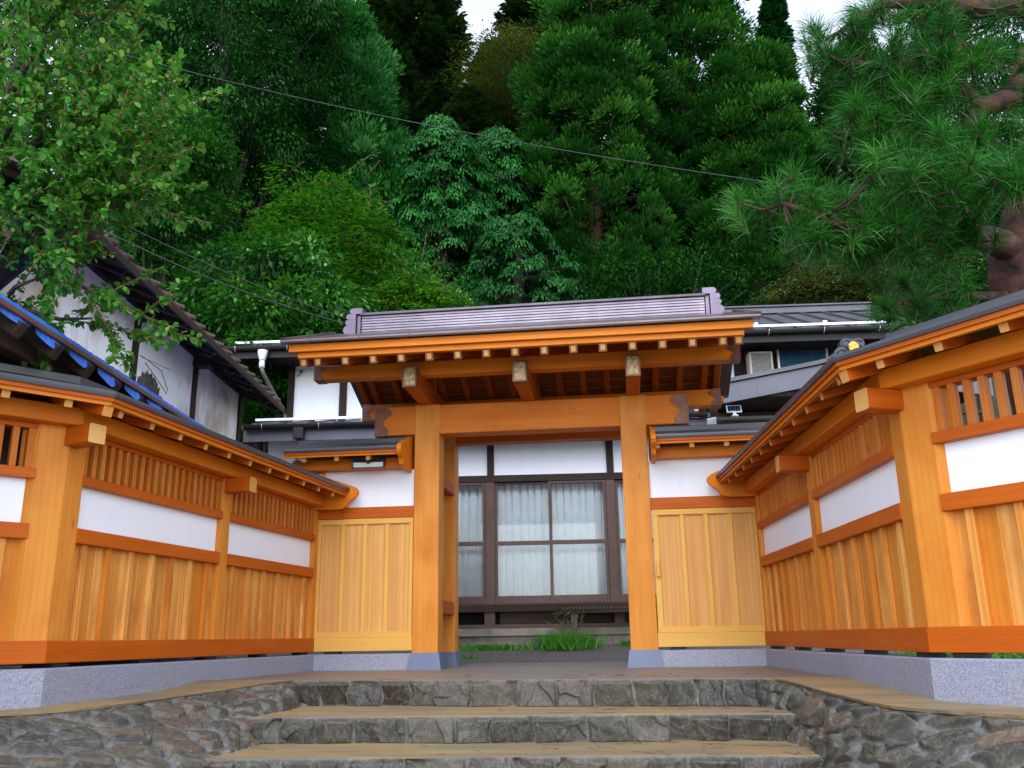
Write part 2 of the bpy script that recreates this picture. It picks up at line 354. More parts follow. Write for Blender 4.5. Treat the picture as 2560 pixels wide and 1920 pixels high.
    def build(s, name, mats, parent=None, recalc=True):
        me = bpy.data.meshes.new(name); me.from_pydata(s.v, [], s.f); me.update()
        if not isinstance(mats, (list, tuple)): mats = [mats]
        for q in mats: me.materials.append(q)
        me.polygons.foreach_set('material_index', s.m)
        me.polygons.foreach_set('use_smooth', s.sm)
        a = me.attributes.new('g', 'FLOAT_VECTOR', 'POINT'); a.data.foreach_set('vector', np.array(s.g, dtype=np.float32).ravel())
        a = me.attributes.new('r', 'FLOAT', 'POINT'); a.data.foreach_set('value', np.array(s.r, dtype=np.float32))
        if recalc:
            b = bmesh.new(); b.from_mesh(me); bmesh.ops.recalc_face_normals(b, faces=b.faces); b.to_mesh(me); b.free()
        o = bpy.data.objects.new(name, me); C.objects.link(o)
        if parent: o.parent = parent
        return o
def npmesh(name, V, F, mats, r=None, parent=None, col=None, smooth=False, mi=None):
    """V (n,3), F (k,4) -> object, built fast"""
    me = bpy.data.meshes.new(name); n, k = len(V), len(F); q = F.shape[1]
    me.vertices.add(n); me.vertices.foreach_set('co', np.asarray(V, np.float32).ravel())
    me.loops.add(k*q); me.loops.foreach_set('vertex_index', np.asarray(F, np.int32).ravel())
    me.polygons.add(k); me.polygons.foreach_set('loop_start', np.arange(0, k*q, q, dtype=np.int32))
    me.polygons.foreach_set('loop_total', np.full(k, q, dtype=np.int32))
    if smooth: me.polygons.foreach_set('use_smooth', np.ones(k, dtype=bool))
    if not isinstance(mats, (list, tuple)): mats = [mats]
    for m_ in mats: me.materials.append(m_)
    if mi is not None: me.polygons.foreach_set('material_index', np.asarray(mi, np.int32))
    me.update(calc_edges=True)
    if r is not None:
        a = me.attributes.new('r', 'FLOAT', 'POINT'); a.data.foreach_set('value', np.asarray(r, np.float32))
    if col is not None:
        a = me.attributes.new('col', 'FLOAT_COLOR', 'POINT'); a.data.foreach_set('color', np.c_[col, np.ones(n)].astype(np.float32).ravel())
    o = bpy.data.objects.new(name, me); C.objects.link(o)
    if parent: o.parent = parent
    return o
def copy_tree(o, parent=None):
    c = o.copy(); C.objects.link(c)
    if parent: c.parent = parent
    for ch in list(o.children): copy_tree(ch, c)
    return c

# value noise for sculpted stone
_tab = rng.random((64, 64, 64))
def vnoise(P):
    i = np.floor(P).astype(int); f = P-i; f = f*f*(3-2*f); i &= 63; j = (i+1) & 63
    g = lambda a, b, c: _tab[a, b, c]
    x0, y0, z0 = i.T; x1, y1, z1 = j.T; fx, fy, fz = f.T
    l = lambda a, b, t: a+(b-a)*t
    return l(l(l(g(x0, y0, z0), g(x1, y0, z0), fx), l(g(x0, y1, z0), g(x1, y1, z0), fx), fy), l(l(g(x0, y0, z1), g(x1, y0, z1), fx), l(g(x0, y1, z1), g(x1, y1, z1), fx), fy), fz)
def fbm(P, o=4):
    s = 0; a = 0.5
    for k in range(o): s = s+a*vnoise(P*2**k+k*7.3); a *= .5
    return s


# ------------------------------------------------------------------ the gate
gate = thing('timber_gate', 'large orange stained timber gate with brown metal ridge roof at the top of the steps', 'gate', (0, 0, 0))
def bx(name, args, mats, parent, **kw):
    b = MB()
    for a in (args if isinstance(args, list) else [args]): b.box(*a, **kw)
    return b.build(name, mats, parent)
def wavy_cap(x_end, sgn, y0, y1, z0, z1, ln, parent):
    """copper sleeve over a beam end, wavy inner edge; sgn=+1 beam end points to +x"""
    b = MB(); e = 0.004; n = 14
    edge = [x_end-sgn*(ln*(0.75+0.35*math.sin(3.0*t*math.pi+.6)*(.5+.5*t)+0.18*t)) for t in [i/n for i in range(n+1)]]
    for yy, dy in ((y0-e, -0.0), (y1+e, 0)):
        pts = [(edge[i], yy, z0+(z1-z0)*i/n) for i in range(n+1)]+[(x_end+sgn*e, yy, z1), (x_end+sgn*e, yy, z0)]
        t = 0.003 if yy > y0 else -0.003
        k = len(pts); P = pts+[(p[0], p[1]+t, p[2]) for p in pts]
        b._add(P, [list(range(k)), list(range(k, 2*k))[::-1]]+[[i, (i+1) % k, k+(i+1) % k, k+i] for i in range(k)])
    b.box(min(x_end, x_end+sgn*e), max(x_end, x_end+sgn*e), y0-e, y1+e, z0-e, z1+e, ch=0)
    xs = sorted((x_end+sgn*e, edge[0])); b.box(xs[0], xs[1], y0-e, y1+e, z0-e-.001, z0-.001, ch=0)
    xs = sorted((x_end+sgn*e, edge[-1])); b.box(xs[0], xs[1], y0-e, y1+e, z1+.001, z1+e+.001, ch=0)
    return b.build('copper_end_cap', COPPER, parent)
for sx in (-1, 1):
    p = bx('post', (sx*1.15-.141, sx*1.15+.141, -.014, .268, .173, 2.866), W_POST, gate, ch=.008)
    b = MB(); k0, k1 = .155, .19
    c = (sx*1.15, .127)
    V = [(c[0]+a*kk, c[1]+bb*kk, z) for z, kk in ((-.04, k1), (.173, k0)) for a, bb in ((-1, -1), (1, -1), (1, 1), (-1, 1))]
    b._add(V, [[0, 1, 5, 4], [1, 2, 6, 5], [2, 3, 7, 6], [3, 0, 4, 7], [0, 3, 2, 1], [4, 5, 6, 7]]); b.build('base_stone', STONE_B, p)
    p = bx('post', (sx*1.14-.12, sx*1.14+.12, 1.0, 1.24, .165, 2.98), W_POST, gate, ch=.008)
    b = MB(); c = (sx*1.14, 1.12)
    V = [(c[0]+a*kk, c[1]+bb*kk, z) for z, kk in ((-.04, .165), (.165, .135)) for a, bb in ((-1, -1), (1, -1), (1, 1), (-1, 1))]
    b._add(V, [[0, 1, 5, 4], [1, 2, 6, 5], [2, 3, 7, 6], [3, 0, 4, 7], [0, 3, 2, 1], [4, 5, 6, 7]]); b.build('base_stone', STONE_B, p)
    for z in (0.58, 1.98): bx('tie_beam', (sx*1.075-.05, sx*1.075+.05, .268, 1.0, z, z+.145), W_RAIL, gate)
mb = bx('main_beam', [(-1.752, -1.2905, 0, .24, 2.531, 2.866), (-1.0095, 1.0095, 0, .24, 2.531, 2.866), (1.2905, 1.752, 0, .24, 2.531, 2.866)], W_SHADED, gate, ch=.008)
for sx in (-1, 1): wavy_cap(sx*1.752, sx, 0, .24, 2.531, 2.866, .16, mb)
bx('rear_beam', (-1.55, 1.55, 1.02, 1.20, 2.625, 2.86), W_RAIL, gate, ch=.006)
for xc in (-1.167, 0, 1.167):
    a = bx('cantilever_arm', (xc-.0725, xc+.0725, -.80, 1.42, 2.8675, 3.088), W_RAIL, gate, ch=.006)
    b = MB(); f0 = -.804
    for q in ((xc-.076, xc-.058, 2.864, 3.092), (xc+.058, xc+.076, 2.864, 3.092)): b.box(q[0], q[1], f0-.012, -.74, q[2], q[3], ch=.001)
    b.box(xc-.058, xc+.058, f0-.012, -.74, 3.0885, 3.093, ch=.0); b.box(xc-.058, xc+.058, f0-.012, -.74, 2.863, 2.867, ch=.0)
    b.box(xc-.058, xc+.058, f0-.012, f0+.002, 3.078, 3.088, ch=0); b.box(xc-.058, xc+.058, f0-.012, f0+.002, 2.868, 2.882, ch=0)
    b.build('copper_cap', COPPER, a)
    b = MB(); b.box(xc-.057, xc+.057, f0-.003, f0+.001, 2.883, 3.077, ch=0)
    for i in range(12): b.box(xc-.056+i*.0097, xc-.0515+i*.0097, f0-.006, f0-.003, 2.885, 3.075, ch=0)
    b.build('ribbed_plate', plain('gold_ribbed_plate', (0.42, 0.30, 0.16), 0.4, 0.5, 0.3, 30) if xc == -1.167 else bpy.data.materials['gold_ribbed_plate'], a)
fp = bx('front_purlin', (-2.275, 2.275, -.62, -.46, 3.045, 3.195), W_SHADED, gate, ch=.006)
for sx in (-1, 1): wavy_cap(sx*2.275, sx, -.62, -.46, 3.045, 3.195, .11, fp)
rp = bx('rear_purlin', (-2.235, 2.235, 1.10, 1.26, 2.99, 3.195), W_SHADED, gate, ch=.006)
for sx in (-1, 1): wavy_cap(sx*2.235, sx, 1.10, 1.26, 2.99, 3.195, .12, rp)
bx('ridge_purlin', (-2.2, 2.2, .18, .32, 3.42, 3.56), W_RAIL, gate)
for xc in (-1.167, 0, 1.167): bx('ridge_strut', (xc-.06, xc+.06, .19, .31, 3.088, 3.42), W_RAIL, gate)
SL = .375; yr = .25
xs = [-2.195]+[k*.292 for k in range(-7, 8)]+[2.195]
for xc in xs:
    b = MB()
    zf = 3.072; y0 = -1.18; zr = zf+(yr-y0)*SL
    b.beam((xc, y0, zf), (xc, yr, zr), .075, .085); b.beam((xc, 2*yr-y0, zf), (xc, yr, zr), .075, .085)
    rf = b.build('rafter', W_RAIL, gate)
    c = MB(); d = Vector((0, 1, SL)).normalized(); o0 = Vector((xc, y0, zf)); up = Vector((0, -SL, 1)).normalized()
    for q in ((-.0405, -.024, -.046, .046), (.024, .0405, -.046, .046)):
        c.beam(o0-d*.006+Vector(((q[0]+q[1])/2, 0, 0)), o0+d*.05+Vector(((q[0]+q[1])/2, 0, 0)), q[1]-q[0], q[3]-q[2], ch=0)
    for q in (.038, -.038): c.beam(o0-d*.006+up*q, o0+d*.05+up*q, .048, .016, ch=0)
    c.build('copper_cap', COPPER, rf)
    c = MB(); c.beam(o0-d*.002, o0+d*.001, .048, .06, ch=0); c.build('end_plate', W_END, rf)
b = MB(); zt = 3.072+.0475
for s_ in (-1, 1):
    Y = (lambda y: y) if s_ < 0 else (lambda y: 2*yr-y)
    for i in range(24):   # soffit boards running along the ridge
        ya, yb = -1.18+i*.0596, -1.18+(i+1)*.0596
        p0 = Vector((-2.23, (Y(ya)+Y(yb))/2, zt+.012+((ya+yb)/2+1.18)*SL)); p1 = Vector((2.23, p0.y, p0.z))
        b.beam(p0, p1, .061, .012, (0, SL*s_, 1), ch=0)
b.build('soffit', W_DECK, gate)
b = MB()
for s_ in (-1, 1):
    for i in range(8):
        y = -1.0+i*.165; yy = y if s_ < 0 else 2*yr-y
        b.box(-2.15, 2.15, yy-.014, yy+.014, zt-.022+(y+1.18)*SL, zt+.004+(y+1.18)*SL)
b.build('ceiling_batten', W_RAIL, gate)
for q in ((-2.248, 2.248, -1.212, -1.15, 3.110, 3.168), (-2.248, 2.248, 1.65, 1.712, 3.110, 3.168)): bx('lower_fascia', q, W_SHADED, gate)
for q in ((-2.335, 2.335, -1.25, -1.16, 3.1685, 3.250), (-2.335, 2.335, 1.66, 1.75, 3.1685, 3.250)): bx('upper_fascia', q, W_SHADED, gate)
b = MB(); Pg = lambda a, o, z: (a, o, z)
for s_ in (-1, 1):
    Y = (lambda y: y) if s_ < 0 else (lambda y: 2*yr-y)
    b.extr([(Y(-1.30), 3.252), (Y(-1.305), 3.268), (Y(-1.30), 3.286), (Y(-1.24), 3.312), (Y(.25), 3.871), (Y(.25), 3.81), (Y(-1.2), 3.262)], -2.405, 2.405, Pg)
    for i in range(9):     # edge joints of the cladding
        x = -2.1+i*.52; b.box(x-.006, x+.006, min(Y(-1.3085), Y(-1.25)), max(Y(-1.3085), Y(-1.25)), 3.256, 3.288, ch=0)
roof = b.build('roof', METALB, gate)
for sx in (-1, 1):       # verge trims
    b = MB()
    for s_ in (-1, 1):
        Y = (lambda y: y) if s_ < 0 else (lambda y: 2*yr-y)
        b.beam((sx*2.38, Y(-1.30), 3.285), (sx*2.38, .25, 3.872), .07, .05)
    b.build('verge_trim', METALB, roof)
b = MB(); z = 3.80; n = 7
for i in range(n):
    h = .235/n; off = .125-.004*(i % 2)
    jo = (i % 2)*.33
    x = -1.99
    while x < 2.03:
        x2 = min(x+.66-(jo if x == -1.99 else 0), 2.03)
        b.box(x+.001, x2-.001, yr-off, yr+off, z+i*h+.002, z+(i+1)*h-.004, ch=.004); x = x2
b.box(-1.99, 2.03, yr-.112, yr+.112, z, z+.235, ch=0)
b.extr([(yr-.16, 4.037), (yr-.165, 4.055), (yr-.12, 4.078), (yr+.12, 4.078), (yr+.165, 4.055), (yr+.16, 4.037)], -2.0, 2.04, Pg)
rd = b.build('ridge', RIDGEM, gate)
for sx, xo in ((-1, -2.0), (1, 2.04)):
    b = MB()
    b.box(xo+sx*.001, xo+sx*.04, yr-.135, yr+.135, 3.79, 4.06, ch=.004)
    for (x0, x1, zc, hr) in ((-.03, .125, 4.085, .036), (.05, .165, 4.015, .036), (.05, .175, 3.945, .036), (.05, .20, 3.85, .06)):
        prof = []; rr = hr
        xa, xb = xo+sx*x0, xo+sx*(x1-rr)
        for k in range(9):
            t = -math.pi/2+math.pi*k/8; prof.append((xb+sx*rr*math.cos(t), zc+rr*math.sin(t)))
        prof += [(xa, zc+rr), (xa, zc-rr)]
        m_ = len(prof); ya, yb = yr-.175, yr+.175
        b._add([(p[0], ya, p[1]) for p in prof]+[(p[0], yb, p[1]) for p in prof], [[i, (i+1) % m_, m_+(i+1) % m_, m_+i] for i in range(m_)]+[list(range(m_)), list(range(m_, 2*m_))[::-1]])
    b.build('ridge_end_ornament', plain('plum_ornament_metal', (.17, .13, .19), .3, .45, .12, 5, spec=.7) if sx < 0 else bpy.data.materials['plum_ornament_metal'], rd)

# ------------------------------------------------------------------ roofed fences
def end_profile(dz):
    f = [(.05, 1.70), (.30, 1.70), (.365, 1.725), (.385, 1.765), (.40, 1.785), (.44, 1.805), (.475, 1.835), (.495, 1.87), (.49, 1.905), (.46, 1.935), (.39, 1.965), (.20, 2.03), (.03, 2.10), (-.06, 2.12)]
    bk = [(-.12-o, z) for o, z in f[::-1][1:]]
    return [(o, z+dz) for o, z in f+bk]
def fence(name, label, org, direc, s, U0, U1, posts, bays, dz=0.0, rails=True, k0=0.0, k1=0.0, r0=None, r1=None, rafters=(), brackets=(), ends=(), zlow=-.15, group='roofed fence sections flanking the gate', slat_back=True, nobody=False, ru0=None, ru1=None, corner_hip=False):
    ang = math.atan2(direc[1], direc[0])
    t = thing(name, label, 'fence', (org[0], org[1], 0), ang, group)
    P = lambda a, o, z: (a, s*o, z)
    def B(b, u0, u1, o0, o1, z0, z1, **kw): b.box(u0, u1, s*o0, s*o1, z0, z1, **kw)
    def ext(nm, prof, m, a0=U0, a1=U1, kk0=k0, kk1=k1, par=t, **kw):
        b = MB(); b.extr(prof, a0, a1, P, kk0, kk1, **kw); return b.build(nm, m, par)
    R = lambda o0, o1, z0, z1, c=.004: [(o0, z0), (o1-c, z0), (o1, z0+c), (o1, z1-c), (o1-c, z1), (o0, z1)]
    pl_ = ext('granite_plinth', R(-.13, .02, zlow, .167, .011), GRANITE)
    u = U0+.12
    while u < U1-.1:
        b = MB(); B(b, u, u+.16, -.12, -.01, .1675, .1955); u += .95; b.build('spacer_block', TRIMB, t)
    pale = dz > 0
    ext('sill', R(-.11, .012, .196, .335), W_PALEF if pale else W_RAIL)
    for (a, c_) in posts:
        b = MB(); B(b, a, c_, -.13, 0, .3355, 1.735+dz); b.build('post', W_POST, t)
    if rails:
        for (a, c_) in bays:
            b = MB(); B(b, a, c_, -.09, .012, .9715, 1.0715); b.build('middle_rail', W_RAIL, t)
            b = MB(); B(b, a, c_, -.09, .012, 1.364, 1.4325); b.build('upper_rail', W_RAIL, t)
            b = MB(); B(b, a, c_, -.10, -.045, 1.0715, 1.364, ch=0); b.build('plaster_panel', PLASTER, t)
            b = MB(); u = a+.005
            n = max(1, round((c_-a)/.145)); wd = (c_-a)/n
            for i in range(n): B(b, a+i*wd, a+(i+1)*wd, -.075, -.05, .335, .9715, ch=.002, axis='z')
            b.build('board_panel', W_BOARD, t)
            n = max(1, round((c_-a)/.29)); wd = (c_-a)/n
            for i in range(n):
                b = MB(); uc = a+(i+.5)*wd; B(b, uc-.025, uc+.025, -.05, -.018, .3355, .971, ch=.003, axis='z'); b.build('batten', W_BOARD, t)
            b = MB(); n = max(2, round((c_-a)/.095)); wd = (c_-a)/n
            for i in range(n): B(b, a+(i+.5)*wd-.021, a+(i+.5)*wd+.021, -.07, -.02, 1.4325, 1.70, ch=.003, axis='z')
            b.build('lattice', W_SLAT, t)
    ru0 = U0 if ru0 is None else ru0; ru1 = U1 if ru1 is None else ru1
    if not pale: ext('wall_plate', R(-.11, -.01, 1.70, 1.735), W_RAIL, ru0, ru1)
    ext('eave_beam', R(-.115, .11, 1.7355+dz, 1.858+dz, .006), W_SHADED, ru0, ru1)
    for (uc, a_) in brackets:
        b = MB(); d = Vector((math.sin(a_), s*math.cos(a_), 0)); o = Vector((uc, 0, 1.670))
        b.beam(o-d*.05, o+d*.245, .13, .13, m=0, me=1, ch=.008); b.build('bracket', [W_RAIL, W_END], t)
    zc = 1.82+dz
    for uc in rafters:
        b = MB(); b.beam((uc, s*.328, zc), (uc, s*-.05, zc+.378*.3), .05, .05, m=0, me=1); b.build('rafter', [W_RAIL, W_END], t)
    if corner_hip:
        b = MB(); a_ = math.atan(k1); d = Vector((math.sin(a_), s*math.cos(a_), 0)); o = Vector((U1, 0, 0))
        b.beam(o+d*.36+Vector((0, 0, 1.81)), o-d*.05+Vector((0, 0, 1.81+.41*.29)), .075, .085, m=0, me=1); b.build('hip_rafter', [W_RAIL, W_END], t)
    zr = lambda o: zc+(.328-o)*.3
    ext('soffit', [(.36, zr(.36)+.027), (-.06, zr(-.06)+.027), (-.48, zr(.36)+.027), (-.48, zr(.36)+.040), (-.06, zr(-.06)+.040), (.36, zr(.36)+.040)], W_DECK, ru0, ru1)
    ext('lower_fascia', [(.325, zc+.024), (.368, zc+.018), (.368, zc+.050), (.325, zc+.055)], W_SHADED, ru0, ru1)
    ext('upper_fascia', [(.335, zc+.056), (.385, zc+.044), (.385, zc+.075), (.335, zc+.082)], W_RAIL, ru0, ru1)
    ze = zc+.072
    prof = [(.40, ze), (.404, ze+.02), (.40, ze+.04), (.37, ze+.05), (-.06, ze+.04+.46*.3), (-.49, ze+.05), (-.52, ze+.04), (-.52, ze), (-.50, ze), (-.06, ze+.44*.3), (.38, ze)]
    rf = ext('roof', prof, METAL, ru0, ru1)
    zr_ = ze+.04+.46*.3
    ext('ridge_cap', [(.03, zr_-.03), (.03, zr_+.02), (.02, zr_+.028), (-.14, zr_+.028), (-.15, zr_+.02), (-.15, zr_-.03)], METAL, ru0+(.03 if pale else 0), ru1, par=rf)
    for u in ends:
        ext('end_board', end_profile(dz), W_SHADED, u, u+.048, 0, 0)
    return t
XI, YI, XO, YO = 2.3738, .0086, 2.7029, -4.1564
SPL = math.hypot(XO-XI, YO-YI); WA = RAD(51); TM = math.tan(RAD(17.24))
labels = {-1: ('long orange fence running back on the left of the steps', 'orange fence section at the far left edge, angled outwards', 'short fence with pale panel left of the gate, wall lamp above'),
          1: ('long orange fence running back on the right of the steps', 'orange fence section at the far right edge, angled outwards, below the pine', 'short fence with pale sliding door right of the gate')}
for sx in (-1, 1):
    s = 1 if sx < 0 else -1
    dv = (sx*(XO-XI)/SPL, (YO-YI)/SPL)
    um = 2.03 if sx < 0 else 2.10
    fr = fence('roofed_fence', labels[sx][0], (sx*XI, YI), dv, s, .0, SPL, [(-.02, .10), (um-.075, um+.075)], [(.10, um-.075), (um+.075, SPL-.17)],
               k1=TM, rafters=[.03+.372*k for k in range(1, 12)], brackets=[(um, 0.0), (SPL-.03, RAD(17))], ends=(.07,), ru0=.115, corner_hip=True)
    wd = (sx*math.cos(WA), -math.sin(WA))
    fence('roofed_fence', labels[sx][1], (sx*XO, YO), wd, s, .0, 2.7, [(2.45, 2.6)], [(.19, 2.45)], k0=-TM, rafters=[.14+.372*k for k in range(0, 7)], brackets=[])
    # the corner post, a pentagon that turns with the fence
    b = MB(); A = Vector((sx*XO, YO, 0)); D1 = -Vector((dv[0], dv[1], 0)); D2 = Vector((wd[0], wd[1], 0)); n1 = Vector((sx, 0, 0))*.14
    pts = [A, A+D1*.175, A+D1*.175+n1, A+n1*1.2+D2*.05, A+D2*.195+n1*.9, A+D2*.195]
    k = len(pts); V = [p+Vector((0, 0, z)) for z in (.336, 1.735) for p in pts]
    g = [(q.z, q.x*.5, q.y*.5) for q in V]
    b._add(V, [[i, (i+1) % k, k+(i+1) % k, k+i] for i in range(k)]+[list(range(k))[::-1], list(range(k, 2*k))], g)
    cp = b.build('corner_post', W_POST, None)
    cp.parent = fr; cp.matrix_parent_inverse = fr.matrix_basis.inverted() if False else Matrix.Identity(4)
    mw = Matrix.Translation(fr.location) @ Matrix.Rotation(fr.rotation_euler.z, 4, 'Z'); cp.data.transform(mw.inverted())
    # short wall beside the gate post
    x0, x1 = (-XI, -1.291) if sx < 0 else (1.291, XI)
    Ld = x1-x0
    lx = (lambda x: x-x0)
    raf = [lx(x) for x in ((-2.46, -2.09, -1.735) if sx < 0 else (1.385, 1.742, 2.10))]
    e = lx(-1.376) if sx < 0 else lx(1.32)
    t = fence('roofed_fence', labels[sx][2], (x0, YI), (1, 0), -1, 0, Ld, [], [], dz=.406, rafters=raf, ends=(e,), zlow=-.06, ru0=(-.30 if sx < 0 else .03), ru1=(Ld-.05 if sx < 0 else Ld+.30))
    B = lambda b, u0, u1, o0, o1, z0, z1, **kw: b.box(u0, u1, -o0, -o1, z0, z1, **kw)
    b = MB(); B(b, 0, Ld, -.11, .0, 1.607, 1.732); b.build('lintel_rail', W_RAIL, t)
    b = MB(); B(b, *((-.02, .27) if sx < 0 else (Ld-.25, Ld+.02)), .0, .02, 1.607, 1.728); b.build('lintel_block', W_RAIL, t)
    b = MB(); B(b, .0, Ld, -.10, -.03, 1.732, 2.142, ch=0); b.build('plaster_panel', PLASTER, t)
    b = MB(); B(b, *((.0, .05) if sx < 0 else (Ld-.05, Ld)), -.08, -.005, 1.7325, 2.142); b.build('post', W_POST, t)
    # door leaf or panel
    x_a, x_b = (-.03 if sx < 0 else .008), (Ld-.008 if sx < 0 else Ld+.03)
    b = MB()
    B(b, x_a, x_b, -.05, -.005, 1.544, 1.606); B(b, x_a, x_b, -.05, -.005, .3355, .395)
    B(b, x_a, x_a+.062, -.05, -.006, .395, 1.544); B(b, x_b-.045, x_b, -.05, -.006, .395, 1.544)
    d = b.build('door' if sx > 0 else 'fixed_panel', W_PALEF, t)
    ia, ib = x_a+.062, x_b-.045
    b = MB(); n = 8; wdt = (ib-ia)/n
    for i in range(n): B(b, ia+i*wdt, ia+(i+1)*wdt, -.05, -.03, .395, 1.544, ch=.001, axis='z')
    b.build('board_panel', W_PALE, d)
    for i in range(3):
        uc = ia+(ib-ia)*(i+1)/4; b = MB(); B(b, uc-.024, uc+.024, -.03, -.012, .3955, 1.5435, axis='z'); b.build('batten', W_PALEF, d)
    if sx > 0:
        b = MB(); B(b, lx(1.316), lx(1.352), -.005, .03, .905, 1.07, ch=.012); b.build('handle', W_PALEF, d)
# wall lamp hung under the eave of the short left wall
lamp = thing('wall_lamp', 'black wall lamp with white reflector under the eave left of the gate', 'lamp', (-1.77, -.16, 2.20))
lamp.rotation_euler = (0, 0, RAD(2))
b = MB(); b.box(-.178, .178, -.01, .03, -.062, .062, ch=.006)
for q in ((-.178, .178, -.07, -.058), (-.178, -.172, -.058, .062), (.172, .178, -.058, .062)): b.box(q[0], q[1], -.045, -.01, q[2], q[3], ch=.001)
b.box(-.178, .178, -.06, -.01, .05, .066, ch=.003); b.box(-.1, -.08, .0, .05, .06, .09, ch=0); b.box(.08, .1, .0, .05, .06, .09, ch=0)
b._add([(-.17, -.058, .049), (.17, -.058, .049), (.135, -.022, -.0), (-.135, -.022, -.0)], [[0, 1, 2, 3]])
b.build('housing', LAMPB, lamp)
b = MB(); b.box(-.17, .17, -.018, -.0105, -.056, .0, ch=0)
for i in range(4): b.box(-.17, .17, -.021, -.018, -.05+i*.013, -.046+i*.013, ch=0)
b.build('reflector', WHITEP, lamp)
b = MB(); b.box(-.02, .02, -.05, -.021, -.018, .02, ch=.005); b.build('sensor', LAMPB, lamp)

# ------------------------------------------------------------------ ground, steps and rubble walls
def sheet(name, polys, m, kind='structure', thick=None):
    b = MB()
    for p in polys: b._add(p, [list(range(len(p)))])
    o = b.build(name, m, None, recalc=False)
    return tag(o, kind=kind)
GZ = -1.04
sheet('ground', [[(-250, -250, GZ), (250, -250, GZ), (250, 250, GZ), (-250, 250, GZ)]], BOUNCE_GROUND)
def hillz(x, y):
    d = np.maximum(0, y-10.5-0.10*np.abs(x)*0)
    return .22+np.where(d < 4, d*d*.09, 1.44+(d-4)*.72)*np.clip(1-(d-70)/300, .3, 1)
xs_ = np.linspace(-75, 75, 120); ys_ = np.linspace(9.5, 95, 90)
X, Y = np.meshgrid(xs_, ys_); Z = hillz(X, Y)+(fbm(np.c_[X.ravel(), Y.ravel(), 0*X.ravel()]*.12, 4).reshape(X.shape)-.45)*3*np.clip((Y-12)/8, 0, 1)
nx = len(xs_); idx = np.arange(X.size).reshape(X.shape)
F = np.stack([idx[:-1, :-1], idx[:-1, 1:], idx[1:, 1:], idx[1:, :-1]], -1).reshape(-1, 4)
tag(npmesh('hillside', np.c_[X.ravel(), Y.ravel(), Z.ravel()], F, SOIL, smooth=True), kind='structure')
# yard behind the fences: gravel, rising to the house
ys2 = [2.30, 3.0, 3.6, 4.2, 5.0, 9.7]; zs2 = [-.012, .05, .12, .19, .21, .22]
polys = []
for i in range(len(ys2)-1):
    polys.append([(-30, ys2[i], zs2[i]), (30, ys2[i], zs2[i]), (30, ys2[i+1], zs2[i+1]), (-30, ys2[i+1], zs2[i+1])])
polys.append([(-30, .1, -.015), (-1.02, .1, -.015), (-1.02, 2.30, -.012), (-30, 2.30, -.012)])
polys.append([(1.02, .1, -.015), (30, .1, -.015), (30, 2.30, -.012), (1.02, 2.30, -.012)])
dv = (XO-XI, YO-YI); wdv = (math.cos(WA), -math.sin(WA))
for sx in (-1, 1):
    q = [(sx*(XI+.06), .1), (sx*(XO+.07), YO), (sx*(XO+.07+3.2*wdv[0]), YO+3.2*wdv[1]), (sx*30, YO+3.2*wdv[1]), (sx*30, .1)]
    polys.append([(a, b_, -.015) for a, b_ in q])
    polys.append([(sx*(XO+.07+3.2*wdv[0]), YO+3.2*wdv[1], -.015), (sx*30, YO+3.2*wdv[1], -.015), (sx*30, YO+3.2*wdv[1], GZ), (sx*(XO+.07+3.2*wdv[0]), YO+3.2*wdv[1], GZ)])
sheet('yard', polys, GRAVEL)

EL = [(-1.75, -2.30, 0), (-1.85, -2.43, -.005), (-1.93, -2.56, -.015), (-2.06, -2.75, -.038), (-2.19, -3.2, -.055), (-2.27, -3.95, -.067), (-2.46, -4.38, -.074), (-2.72, -4.58, -.076), (-3.4, -5.45, -.076), (-4.5, -6.95, -.076)]
ER = [(1.98, -2.66, 0), (2.08, -2.72, -.006), (2.16, -2.95, -.02), (2.21, -3.5, -.038), (2.28, -3.95, -.052), (2.35, -4.40, -.066), (2.48, -4.62, -.072), (2.64, -4.80, -.074), (2.90, -5.05, -.076), (3.5, -5.75, -.076), (4.5, -6.95, -.076)]
def smooth_poly(p, k=3):
    p = np.array(p, float)
    for _ in range(k):
        q = [p[0]]
        for a, b_ in zip(p[:-1], p[1:]): q += [a*.75+b_*.25, a*.25+b_*.75]
        q.append(p[-1]); p = np.array(q)
    return p
EL, ER = smooth_poly(EL, 2), smooth_poly(ER, 2)
LE_L, LE_R = EL[0], ER[0]
# landing between the walls, up to the threshold
def jag(p, a): return (p[0]+random.uniform(-a, a)*.3, p[1]+random.uniform(-a, a), p[2])
front = [(x, -2.30-.36*((x+1.95)/4.15)+.02*math.sin((x+1.95)/4.15*9)+.012*math.sin((x+1.95)/4.15*23)+.022, 0.0) for x in np.linspace(-1.80, 2.02, 60)]
front = [jag(p, .006) for p in front]
b = MB()
top = [(-XI, .1, 0), (-XI-.10, -1.4, 0), (-XI-.17, -2.15, -.003), (-1.95, -2.26, -.002)]+front+[(2.12, -2.60, -.002), (XI+.18, -2.3, -.003), (XI+.10, -1.4, 0), (XI, .1, 0), (1.02, .1, 0), (1.02, 2.33, 0), (-1.02, 2.33, 0), (-1.02, .1, 0)]
k = len(top); b._add(top+[(p[0], p[1], -.05) for p in top], [list(range(k)), list(range(k, 2*k))[::-1]]+[[i, (i+1) % k, k+(i+1) % k, k+i] for i in range(k)])
landing = b.build('landing', CONC2, None); tag(landing, kind='structure')
